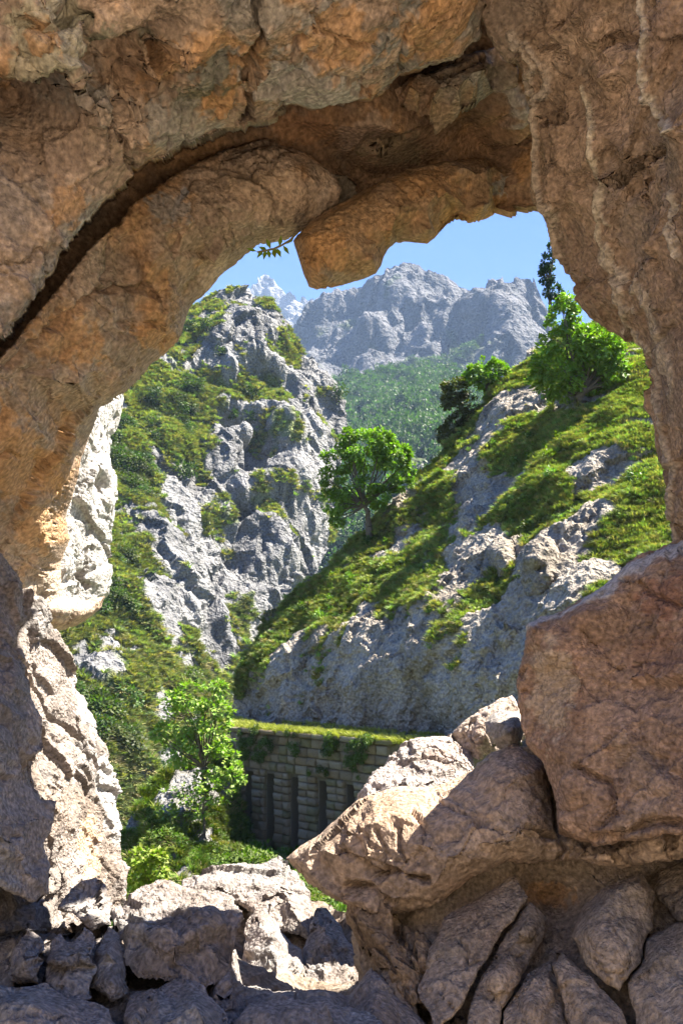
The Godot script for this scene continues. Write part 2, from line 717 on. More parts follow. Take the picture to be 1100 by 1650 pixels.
func hill_h(size: float, amp: float, lean: Vector3) -> Callable:
	# size: metres of the main rock blocks; lean: how bedding stretches them
	return func(p: Vector3, _n: Vector3, g: float) -> float:
		var q := Vector3(p.x * lean.x, p.y * lean.y, p.z * lean.z) / size
		var rock := clampf(1.25 - g, 0.25, 1.0)
		var v := 0.55 * fbm.get_noise_3dv(q * 0.5)
		v += rock * (0.34 * ridged.get_noise_3dv(q * 0.9) + 0.30 * cells.get_noise_3dv(q * 1.3) + 0.16 * cells.get_noise_3dv(q * 3.4) + 0.10 * ridged.get_noise_3dv(q * 3.1))
		v += 0.06 * fbm.get_noise_3dv(q * 6.0)
		return v * amp

func green_at(p: Vector3, g: float, size: float) -> float:
	return g + 0.08 + 0.75 * fbm.get_noise_3dv(p / size + Vector3(31, 7, 3)) + 0.25 * fbm.get_noise_3dv(p * 5.0 / size)

func hill_col(rock: Color, dark: Color, grass: Color, size: float) -> Callable:
	return func(p: Vector3, _n: Vector3, g: float, _h: float) -> Color:
		var f := fbm.get_noise_3dv(p * 2.2 / size)
		var c := rock.lerp(dark, clampf(0.4 + 1.6 * fbm.get_noise_3dv(p * Vector3(0.9, 0.22, 0.9) / size) + 0.6 * f, 0.0, 1.0))
		var d := 1.0 + 0.30 * f
		c = Color(c.r * d, c.g * d, c.b * d)
		var v := clampf((green_at(p, g, size * 2.0) - 0.5) * 6.0, 0.0, 1.0)
		var e := 1.0 + 0.5 * fbm.get_noise_3dv(p * 1.3 / size)
		return c.lerp(Color(grass.r * e, grass.g * e, grass.b * e), v)

func scatter(r: Dictionary, rng: RandomNumberGenerator, count: int, low: float, size: float, max_tries := 400000, steep := -1.0) -> Array:
	# random places on a relief where plants grow
	var out: Array = []
	var v: PackedVector3Array = r.v
	var n: PackedVector3Array = r.n
	var g: PackedFloat32Array = r.g
	var tries := 0
	while out.size() < count and tries < max_tries:
		tries += 1
		var k := rng.randi() % int(r.front)
		if n[k].y < steep:
			continue
		if green_at(v[k], g[k], size * 2.0) > low + 0.2 * rng.randf():
			out.append([v[k], n[k], g[k]])
	return out

func copies(called: String, mesh: Mesh, mat: Material, places: Array, colors: Array, label: String, category: String, parent: Node = null) -> MultiMeshInstance3D:
	var mm := MultiMesh.new()
	mm.transform_format = MultiMesh.TRANSFORM_3D
	mm.use_colors = true
	mm.mesh = mesh
	mm.instance_count = places.size()
	for k in places.size():
		mm.set_instance_transform(k, places[k])
		mm.set_instance_color(k, colors[k])
	var o := MultiMeshInstance3D.new()
	o.multimesh = mm
	o.material_override = mat
	if parent:
		o.name = called
		parent.add_child(o, true)
		o.set_meta("kind", "stuff")
	else:
		o.name = numbered(called)
		add_child(o)
		tag(o, label, category, "stuff")
	return o

# leaves: folded four-cornered blades, pushed into one mesh
class Leaves:
	var v := PackedVector3Array()
	var n := PackedVector3Array()
	var c := PackedColorArray()
	var t := PackedInt32Array()
	func leaf(p: Vector3, along: Vector3, face: Vector3, length: float, width: float, col: Color) -> void:
		along = along.normalized()
		var side := along.cross(face)
		if side.length_squared() < 1e-6:
			side = along.cross(Vector3(0.3, 0.9, 0.2))
		side = side.normalized()
		var up := side.cross(along).normalized()
		var k := v.size()
		var mid := p + along * length * 0.45 - up * width * 0.22
		v.append_array([p, mid + side * width * 0.5 + up * width * 0.25, p + along * length, mid - side * width * 0.5 + up * width * 0.25])
		n.append_array([up, (up - side * 0.35).normalized(), up, (up + side * 0.35).normalized()])
		c.append_array([col, col, col, col])
		# both halves, folded along the middle
		t.append_array([k, k + 2, k + 1, k, k + 3, k + 2])
	func blade(p: Vector3, dir: Vector3, bend: Vector3, length: float, width: float, col: Color) -> void:
		var side := dir.cross(bend)
		if side.length_squared() < 1e-6:
			side = Vector3.RIGHT
		side = side.normalized() * width * 0.5
		var m := p + dir * length * 0.55 + bend * length * 0.10
		var e := p + dir * length * 0.9 + bend * length * 0.42
		var face := side.cross(dir).normalized()
		var k := v.size()
		v.append_array([p - side, p + side, m - side * 0.8, m + side * 0.8, e])
		n.append_array([face, face, face, face, face])
		c.append_array([col, col, col, col, col])
		t.append_array([k, k + 1, k + 2, k + 1, k + 3, k + 2, k + 2, k + 3, k + 4])

func leaves_mesh(l: Leaves) -> ArrayMesh:
	# every triangle's winding follows its normal (front faces run clockwise)
	for k in range(0, l.t.size(), 3):
		var a := l.v[l.t[k]]
		var n := (l.v[l.t[k + 2]] - a).cross(l.v[l.t[k + 1]] - a)
		if n.dot(l.n[l.t[k]]) < 0.0:
			var s := l.t[k + 1]
			l.t[k + 1] = l.t[k + 2]
			l.t[k + 2] = s
	return mesh_of(l.v, l.n, l.c, l.t)

func ball(rng: RandomNumberGenerator) -> Vector3:
	while true:
		var p := Vector3(rng.randf_range(-1, 1), rng.randf_range(-1, 1), rng.randf_range(-1, 1))
		if p.length_squared() < 1.0 and p.length_squared() > 0.0001:
			return p
	return Vector3.UP

func bush_mesh(rng: RandomNumberGenerator, leaves: int, size: float, flat: float) -> ArrayMesh:
	# a shrub of unit radius standing on its origin
	var l := Leaves.new()
	var lobes: Array = []
	for k in 7:
		var b := ball(rng)
		lobes.append([Vector3(b.x * 0.62, (b.y * 0.45 + 0.5) * flat, b.z * 0.62), rng.randf_range(0.28, 0.5)])
	for k in leaves:
		var lobe: Array = lobes[k % lobes.size()]
		var d := ball(rng).normalized()
		var p: Vector3 = lobe[0] + d * lobe[1] * rng.randf_range(0.55, 1.08)
		var e := 0.7 + 0.6 * rng.randf()
		l.leaf(p, (d + ball(rng) * 0.9), (d + Vector3.UP * 0.7 + ball(rng) * 0.5), size * rng.randf_range(0.7, 1.4), size * rng.randf_range(0.5, 0.9), Color(e, e, e * 0.9))
	return leaves_mesh(l)

func tuft_mesh(rng: RandomNumberGenerator, blades: int, width: float) -> ArrayMesh:
	var l := Leaves.new()
	for k in blades:
		var a := rng.randf() * TAU
		var out := Vector3(cos(a), 0, sin(a))
		var e := 0.75 + 0.5 * rng.randf()
		l.blade(out * rng.randf() * 0.35, (Vector3.UP + out * rng.randf_range(0.1, 0.7)).normalized(), (out * 0.8 - Vector3.UP * 0.5), rng.randf_range(0.6, 1.15), width, Color(e, e, e))
	return leaves_mesh(l)

func place(p: Vector3, up: Vector3, turn: float, size: Vector3) -> Transform3D:
	var x := up.cross(Vector3(cos(turn), 0, sin(turn))).normalized()
	var z := x.cross(up).normalized()
	return Transform3D(Basis(x * size.x, up * size.y, z * size.z), p)

# ---------------------------------------------------------------- far things

func build_far() -> void:
	var rng := RandomNumberGenerator.new()
	rng.seed = 7
	var peak := relief({"step": 5.0, "jag": 8.0, "jag_freq": 0.02, "blur": 2, "thick": 300.0, "taper": 0.5,
		"out": [[300, 560, 2100], [395, 470, 2200], [415, 462, 2220], [425, 452, 2240], [433, 449, 2240], [442, 458, 2230], [452, 470, 2220], [465, 480, 2210], [478, 488, 2200], [492, 486, 2200], [520, 480, 2150], [560, 560, 2000], [430, 640, 1900]],
		"inn": [[436, 490, 2140], [420, 500, 2190], [455, 520, 2180], [430, 560, 2050]],
		"h": hill_h(60.0, 40.0, Vector3(1, 0.4, 1)), "col": hill_col(Color(0.46, 0.44, 0.43), Color(0.32, 0.32, 0.33), Color(0.2, 0.22, 0.12), 60.0)})
	var o := obj("mountain", peak.mesh, M.mountain_rock)
	tag(o, "pale pointed limestone summit in the haze behind the green hill", "mountain", "structure")
	var range_ := relief({"facet": [[60.0, 9.0]], "step": 2.1, "jag": 3.5, "jag_freq": 0.012, "blur": 4, "thick": 250.0, "taper": 0.5,
		"out": [[440, 560, 1120], [470, 528, 1120], [490, 500, 1100], [510, 482, 1090], [545, 465, 1080], [580, 456, 1070], [610, 442, 1060], [640, 433, 1060], [652, 430, 1060], [662, 424, 1060], [675, 428, 1060], [690, 442, 1050], [704, 458, 1050], [716, 456, 1050], [735, 462, 1050], [752, 466, 1050], [770, 492, 1060], [776, 478, 1000], [784, 452, 990], [797, 444, 990], [810, 450, 990], [822, 456, 1000], [833, 444, 1000], [843, 443, 1000], [853, 452, 1000], [862, 468, 1000], [870, 505, 1000], [900, 560, 960], [960, 640, 900], [960, 800, 700], [520, 800, 700], [470, 680, 800]],
		"inn": [[520, 530, 1040, .35], [545, 560, 1010, .3], [500, 560, 1060, .5], [584, 500, 975, 0.05], [590, 560, 930, 0], [600, 620, 900, .1], [560, 600, 985, .2], [622, 520, 1030, .3], [630, 585, 960, .35], [640, 470, 1010, .3], [655, 540, 990, .1], [665, 480, 1000, .25], [690, 520, 960, .05], [680, 580, 930, .45], [720, 500, 990, .1], [735, 560, 960, .4], [745, 520, 1040, .05], [758, 545, 1045, .3], [765, 590, 960, .5], [790, 480, 945, 0], [800, 520, 925, .15], [790, 560, 905, .4], [830, 490, 930, 0], [845, 520, 905, .15], [820, 560, 880, .2], [822, 470, 985, 0], [640, 640, 860, .6], [560, 660, 870, .2], [700, 640, 860, .7]],
		"h": hill_h(70.0, 17.0, Vector3(1.7, 0.13, 1.0)), "col": hill_col(Color(0.185, 0.185, 0.195), Color(0.085, 0.09, 0.10), Color(0.07, 0.10, 0.04), 34.0)})
	o = obj("mountain", range_.mesh, M.mountain_rock)
	tag(o, "long craggy grey limestone range with vertical ribs across the gorge head", "mountain", "structure")
	var bush := [bush_mesh(rng, 260, 0.24, 0.9), bush_mesh(rng, 260, 0.24, 1.1), bush_mesh(rng, 200, 0.28, 1.0)]
	M["bush_far"] = bush
	var spots := scatter(range_, rng, 900, 0.72, 34.0)
	var tr: Array = []
	var co: Array = []
	for s in spots:
		var k := rng.randf_range(3.0, 7.5)
		tr.append(place(s[0] - Vector3.UP * 0.5, Vector3.UP, rng.randf() * TAU, Vector3(k, k * rng.randf_range(0.7, 1.2), k)))
		var e := rng.randf_range(0.6, 1.3)
		co.append(Color(0.070 * e, 0.105 * e, 0.032 * e))
	copies("scrub", bush[0], M.leaf, tr, co, "dark scrub growing on the ledges of the grey range", "scrub")
	# the wooded valley below the range
	var valley := relief({"step": 2.5, "jag": 6.0, "blur": 5, "thick": 60.0,
		"out": [[470, 640, 700, 1], [560, 628, 690, 1], [610, 612, 690, 1], [660, 600, 690, 1], [720, 612, 660, 1], [790, 620, 600, 1], [820, 700, 420, 1], [760, 840, 330, 1], [560, 1000, 310, 1], [440, 1000, 310, 1], [450, 760, 480, 1]],
		"inn": [[560, 680, 600, 1], [620, 650, 610, 1], [650, 690, 500, 1], [690, 640, 560, 1], [700, 700, 420, .4], [690, 730, 380, .5], [660, 750, 400, 1], [600, 740, 460, 1], [720, 680, 440, .3]],
		"h": hill_h(18.0, 12.0, Vector3(1, 0.7, 1)), "col": hill_col(Color(0.34, 0.34, 0.34), Color(0.22, 0.22, 0.23), Color(0.07, 0.10, 0.03), 20.0)})
	o = obj("valley_slope", valley.mesh, M.mountain_rock)
	tag(o, "wooded slope at the foot of the grey range", "hillside", "structure")
	spots = scatter(valley, rng, 2600, 0.55, 20.0)
	tr = []
	co = []
	for s in spots:
		var k := rng.randf_range(3.2, 7.0)
		tr.append(place(s[0] - Vector3.UP * 1.0, Vector3.UP, rng.randf() * TAU, Vector3(k, k * rng.randf_range(0.9, 1.5), k)))
		var e := rng.randf_range(0.6, 1.35)
		co.append(Color(0.06 * e, 0.105 * e, 0.025 * e))
	copies("far_wood", bush[1], M.leaf, tr, co, "far deciduous wood filling the valley under the grey range", "wood")

# ---------------------------------------------------------------- the gorge

var hill_r: Dictionary
var slope_r: Dictionary
var bank_r: Dictionary

func build_gorge() -> void:
	hill_r = relief({"facet": [[7.0, 1.6], [2.2, 0.45]], "step": 0.20, "jag": 0.9, "jag_freq": 0.12, "blur": 5, "thick": 20.0, "taper": 0.3,
		"out": [[555, 650, 168, 0.29], [553, 720, 163, 0.2], [543, 800, 158, 0.2], [532, 870, 150, 0.2], [512, 920, 145, 0.2], [472, 980, 135, 0.2], [412, 1050, 120, 0.34], [385, 1110, 110, 0.48], [400, 1200, 98, 0.58], [420, 1320, 90, 0.69], [380, 1480, 84, 0.69], [60, 1480, 64, 0.69], [20, 1250, 66, 0.64], [30, 1000, 84, 0.58], [80, 780, 110, 0.64], [150, 620, 140, 0.58], [215, 575, 152, 0.48], [262, 535, 162, 0.43], [300, 497, 170, 0.41], [320, 488, 172, 0.48], [345, 476, 174, 0.39], [366, 472, 175, 0.34], [388, 463, 175, 0.34], [402, 470, 175, 0.39], [415, 474, 174, 0.34], [434, 480, 174, 0.39], [450, 496, 173, 0.43], [466, 528, 172, 0.39], [478, 545, 172, 0.43], [492, 566, 172, 0.39], [508, 590, 171, 0.34], [522, 604, 170, 0.48], [540, 618, 169, 0.54]],
		"inn": [[440, 520, 165, 0.34], [420, 545, 160, 0.22], [455, 570, 160, 0.22], [430, 590, 166, 0.48], [405, 630, 163, 0.58], [380, 680, 158, 0.64], [357, 727, 154, 0.54],
			[445, 630, 152, 0.20], [425, 680, 146, 0.20], [470, 660, 150, 0.20], [500, 640, 160, 0.31], [520, 700, 157, 0.20], [405, 730, 141, 0.20], [450, 740, 142, 0.20], [490, 760, 147, 0.20], [400, 800, 137, 0.20], [440, 820, 134, 0.20], [500, 830, 145, 0.20], [420, 880, 130, 0.20], [470, 890, 133, 0.20], [450, 950, 130, 0.20], [390, 960, 124, 0.22], [380, 860, 136, 0.20],
			[350, 770, 152, 0.36], [330, 830, 148, 0.34], [350, 880, 140, 0.31], [370, 920, 132, 0.34], [345, 980, 120, 0.31], [370, 1030, 116, 0.41],
			[300, 545, 163, 0.54], [345, 530, 162, 0.41], [370, 500, 168, 0.34], [395, 500, 164, 0.34], [330, 590, 156, 0.51], [380, 580, 156, 0.36], [275, 600, 152, 0.54], [250, 640, 146, 0.56], [310, 640, 146, 0.46], [355, 640, 150, 0.41], [335, 690, 146, 0.39], [225, 690, 138, 0.61], [280, 690, 138, 0.54], [300, 735, 137, 0.64], [245, 745, 130, 0.56], [320, 770, 138, 0.48], [215, 780, 124, 0.66], [275, 790, 126, 0.31], [240, 830, 118, 0.43], [290, 830, 122, 0.31], [200, 850, 112, 0.64], [275, 880, 112, 0.22], [235, 890, 108, 0.48], [310, 890, 122, 0.41], [190, 930, 100, 0.64], [255, 960, 98, 0.34], [300, 960, 110, 0.22], [320, 1020, 108, 0.31], [180, 1010, 90, 0.58], [220, 1045, 88, 0.22], [180, 1055, 84, 0.29], [270, 1040, 94, 0.48], [300, 1080, 92, 0.54], [350, 1090, 100, 0.54], [150, 1120, 74, 0.69], [230, 1120, 82, 0.64], [300, 1140, 86, 0.64], [200, 1200, 74, 0.69], [330, 1220, 86, 0.64], [260, 1300, 76, 0.69]],
		"h": hill_h(7.0, 2.6, Vector3(1.2, 0.38, 1.0)), "col": hill_col(Color(0.38, 0.375, 0.37), Color(0.21, 0.21, 0.215), Color(0.19, 0.23, 0.08), 7.0)})
	var o := obj("hill", hill_r.mesh, M.hill_rock)
	tag(o, "steep green and white limestone hill across the gorge with a bare cliff", "hill", "structure")
	slope_r = relief({"facet": [[1.6, 0.42], [0.5, 0.12]], "step": 0.05, "jag": 0.35, "jag_freq": 1.2, "blur": 5, "thick": 6.0, "taper": 0.4, "yaw": -25.0, "pitch": 25.0,
		"out": [[372, 1118, 35.5, 0.20], [385, 1085, 36, 0.50], [405, 1055, 36.5, 0.50], [430, 1010, 37, 0.60], [462, 968, 37.5, 0.60], [500, 935, 38, 0.60], [545, 895, 38.5, 0.50], [590, 855, 39, 0.50], [625, 815, 39.5, 0.40], [650, 790, 40, 0.50], [690, 750, 40.5, 0.50], [720, 720, 41, 0.50], [760, 672, 41.5, 0.60], [800, 625, 42, 0.50], [825, 600, 42.5, 0.40], [850, 568, 43, 0.30], [866, 562, 43.1, 0.20], [886, 550, 43.2, 0.20], [930, 530, 43.3, 0.60], [1000, 505, 43.2, 0.60], [1180, 480, 42, 0.60], [1180, 900, 24, 0.60], [1120, 1230, 20, 0.30], [850, 1250, 24.5, 0.00], [640, 1230, 29.0, 0.00], [520, 1225, 31.6, 0.00], [400, 1215, 34.6, 0.00], [375, 1205, 35.3, 0.00]],
		"inn": [[420, 1120, 34.2, 0.00], [480, 1140, 32.4, 0.00], [480, 1075, 33.2, 0.00], [440, 1060, 34.8, 0.40], [520, 1100, 31.6, 0.00], [520, 1035, 32.8, 0.35], [600, 1110, 29.6, 0.00], [600, 1040, 30.4, 0.00], [560, 985, 34, 0.70], [500, 985, 35.6, 0.75], [640, 980, 31.2, 0.35], [660, 1060, 28.0, 0.00], [720, 1080, 26.6, 0.00], [720, 1000, 28.2, 0.60], [680, 950, 31.5, 0.95], [750, 1040, 26.6, 0.35], [800, 1080, 25.0, 0.00], [800, 1000, 26.0, 0.30],
			[600, 920, 36, 0.60], [560, 930, 37, 0.65], [640, 880, 36.6, 0.50], [690, 900, 33.6, 0.25], [730, 930, 30.6, 0.00], [740, 880, 32.5, 0.35], [770, 950, 28.6, 0.70], [680, 840, 37.2, 0.55], [720, 800, 37, 0.50], [760, 760, 37.2, 0.35], [800, 700, 38, 0.40], [830, 650, 39, 0.40], [790, 830, 33, 0.30], [800, 880, 30, 0.00], [840, 800, 32, 0.95], [870, 870, 27.4, 0.00], [850, 930, 26, 0.00], [895, 930, 25.6, 0.00], [880, 830, 30, 0.80], [880, 760, 32, 1.00], [850, 720, 35, 0.80], [900, 680, 34.5, 0.75], [860, 660, 37.5, 0.45], [930, 850, 27.6, 0.03], [940, 800, 29.6, 0.70], [960, 740, 30.4, 0.20], [1000, 700, 31, 0.65], [960, 650, 34.4, 0.60], [1020, 620, 34, 0.75], [900, 590, 40, 0.60], [960, 900, 25.6, 0.60], [1010, 860, 26, 0.75], [1040, 780, 27.6, 0.75], [900, 990, 24.2, 0.20], [980, 960, 23.4, 0.60], [1060, 900, 23.4, 0.70]],
		"h": hill_h(2.0, 0.55, Vector3(1.0, 0.8, 1.0)), "col": hill_col(Color(0.54, 0.475, 0.39), Color(0.34, 0.29, 0.23), Color(0.17, 0.20, 0.06), 1.7)})
	o = obj("hillside", slope_r.mesh, M.slope_rock)
	tag(o, "steep grassy limestone hillside above the terraced path", "hillside", "structure")
	for e in [
		["large pale crag with a flat face in the middle of the grassy hillside", [[834, 905, 26.4], [845, 875, 26.6], [868, 858, 26.8], [892, 868, 26.6], [906, 905, 26.2], [900, 945, 25.8], [880, 966, 25.6], [850, 962, 25.8], [836, 940, 26.2]], [[862, 900, 25.5], [885, 930, 25.3], [884, 880, 25.9]]],
		["split pale crag beside the large flat-faced crag of the hillside", [[784, 915, 29.4], [780, 885, 29.8], [800, 862, 30.0], [822, 868, 29.6], [832, 900, 28.8], [820, 935, 28.4], [796, 940, 28.8]], [[806, 890, 28.6], [815, 915, 28.2]]],
		["narrow pale crag above the large flat-faced crag of the hillside", [[918, 880, 27.2], [924, 840, 27.8], [940, 818, 28.2], [954, 830, 28.0], [948, 862, 27.4], [934, 892, 26.8]], [[938, 850, 27.0]]],
		["broad grey crag low on the hillside above the cliff by the path", [[620, 1045, 30.4], [632, 1008, 30.8], [668, 998, 30.8], [698, 1012, 30.2], [700, 1050, 29.4], [676, 1082, 29.2], [640, 1080, 29.8]], [[655, 1035, 29.5], [680, 1050, 29.0]]]]:
		var crag := relief({"yaw": -20.0, "pitch": 10.0, "step": 0.035, "jag": 0.12, "jag_freq": 2.0, "blur": 0, "rim": 0.15, "thick": 1.6, "taper": 0.1, "facet": [[0.6, 0.16], [0.22, 0.05]], "out": e[1], "inn": e[2],
			"h": hill_h(0.9, 0.16, Vector3(1, 0.6, 1)), "col": hill_col(Color(0.54, 0.475, 0.39), Color(0.34, 0.29, 0.23), Color(0.17, 0.20, 0.06), 1.7)})
		tag(obj("crag", crag.mesh, M.slope_rock), e[0], "crag")
	bank_r = relief({"step": 0.045, "jag": 0.3, "jag_freq": 1.2, "blur": 4, "thick": 4.0, "taper": 0.2, 
		"out": [[150, 1520, 22.5, .8], [190, 1420, 24.5, .8], [205, 1340, 27, .7], [240, 1275, 28.6, .6], [285, 1238, 30, .5], [330, 1214, 31.2, .5], [372, 1198, 32.4, .6], [392, 1230, 32, .7], [400, 1356, 31.0, .9], [440, 1396, 29.6, 1], [520, 1396, 28.4, 1], [620, 1388, 27, 1], [650, 1480, 21, 1], [420, 1560, 19.5, 1], [250, 1560, 20.5, .9]],
		"inn": [[250, 1330, 26.6, .5], [280, 1370, 25.2, .3], [300, 1300, 27.6, .25], [330, 1330, 27.0, .15], [330, 1270, 29.2, .15], [360, 1280, 29.6, .2], [355, 1330, 28.2, .5], [300, 1410, 24, .5], [350, 1400, 25, 1], [400, 1400, 26, 1], [380, 1370, 28, 1], [230, 1420, 24, .6], [450, 1420, 25, 1], [240, 1370, 25.5, .6]],
		"h": hill_h(1.7, 0.6, Vector3(1.2, 0.7, 0.6)), "col": hill_col(Color(0.42, 0.41, 0.39), Color(0.24, 0.23, 0.21), Color(0.09, 0.135, 0.03), 1.5)})
	o = obj("bank", bank_r.mesh, M.slope_rock)
	tag(o, "grassy bank with tilted rock strata below the stone retaining wall", "bank", "structure")
	# the path on its terrace: a pale trodden strip with grass on both sides
	var V := PackedVector3Array()
	var N := PackedVector3Array()
	var C := PackedColorArray()
	var T := PackedInt32Array()
	var n_along := 90
	var n_across := 24
	for i in n_along:
		for j in n_across:
			var t := -0.25 + 2.0 * i / (n_along - 1)
			var w := 5.4 * j / (n_across - 1)
			var p := wall_at(t) + wall_back() * (w - 0.05)
			p.y += 0.05 * fbm.get_noise_2d(p.x * 1.5, p.z * 1.5) + (0.10 if absf(w - 1.3) > 0.7 else 0.0)
			V.append(p)
			N.append(Vector3.UP)
			var trod := clampf((0.75 - absf(w - 1.35) + 0.3 * fbm.get_noise_2d(p.x * 2.0, p.z * 2.0)) * 4.0, 0.0, 1.0)
			C.append(Color(0.11, 0.15, 0.035).lerp(Color(0.52, 0.49, 0.43), trod))
	for i in n_along - 1:
		for j in n_across - 1:
			var k := i * n_across + j
			T.append_array([k, k + n_across, k + 1, k + 1, k + n_across, k + n_across + 1])
	for k in range(0, T.size(), 3):
		if (V[T[k + 2]] - V[T[k]]).cross(V[T[k + 1]] - V[T[k]]).y < 0.0:
			var s := T[k + 1]
			T[k + 1] = T[k + 2]
			T[k + 2] = s
	o = obj("path", mesh_of(V, N, C, T), M.slope_rock)
	tag(o, "narrow pale footpath with grassy edges on top of the stone retaining wall", "path", "structure")
	# the bottom of the gorge, far below
	var pm := PlaneMesh.new()
	pm.size = Vector2(5200, 5200)
	o = obj("ground", pm, plain_material("gorge_floor", Color(0.10, 0.12, 0.05)))
	o.position = Vector3(0, -60, -1200)
	tag(o, "green floor of the gorge far below the hills", "ground", "structure")

# the foot line of the retaining wall: t runs from the corner (0) towards the camera's right (1)
func wall_at(t: float) -> Vector3:
	var bend := 0.0
	if t < 0.12:
		bend = (0.12 - t) * (0.12 - t) * 14.0
	return Vector3(-3.30 + 4.76 * t, -0.55, -31.0 + 5.2 * t - bend * 3.0)

func wall_back() -> Vector3:
	return Vector3(0.737, 0, -0.675)

# ---------------------------------------------------------------- the cave mouth

const TAN := Color(0.56, 0.41, 0.295)
const OCHRE := Color(0.56, 0.315, 0.14)
const BROWN := Color(0.329, 0.213, 0.134)
const GREY := Color(0.366, 0.348, 0.305)
const PALE := Color(0.61, 0.549, 0.476)
const WHITE_ROCK := Color(0.62, 0.6, 0.58)
const ROSE := Color(0.549, 0.403, 0.317)
const SLATE := Color(0.329, 0.329, 0.342)
const LICHEN := Color(0.183, 0.183, 0.122)

func rock(called: String, s: Dictionary, label: String, category: String, structure := false, mat := "cave_rock") -> MeshInstance3D:
	s["splay"] = true
	if not s.has("facet"):
		s["facet"] = [[0.32, 0.055], [0.12, 0.015], [0.045, 0.0035]]
	s["blur"] = 0
	var r := relief(s)
	var o := obj(called, r.mesh, M[mat])
	tag(o, label, category, "structure" if structure else "")
	return o

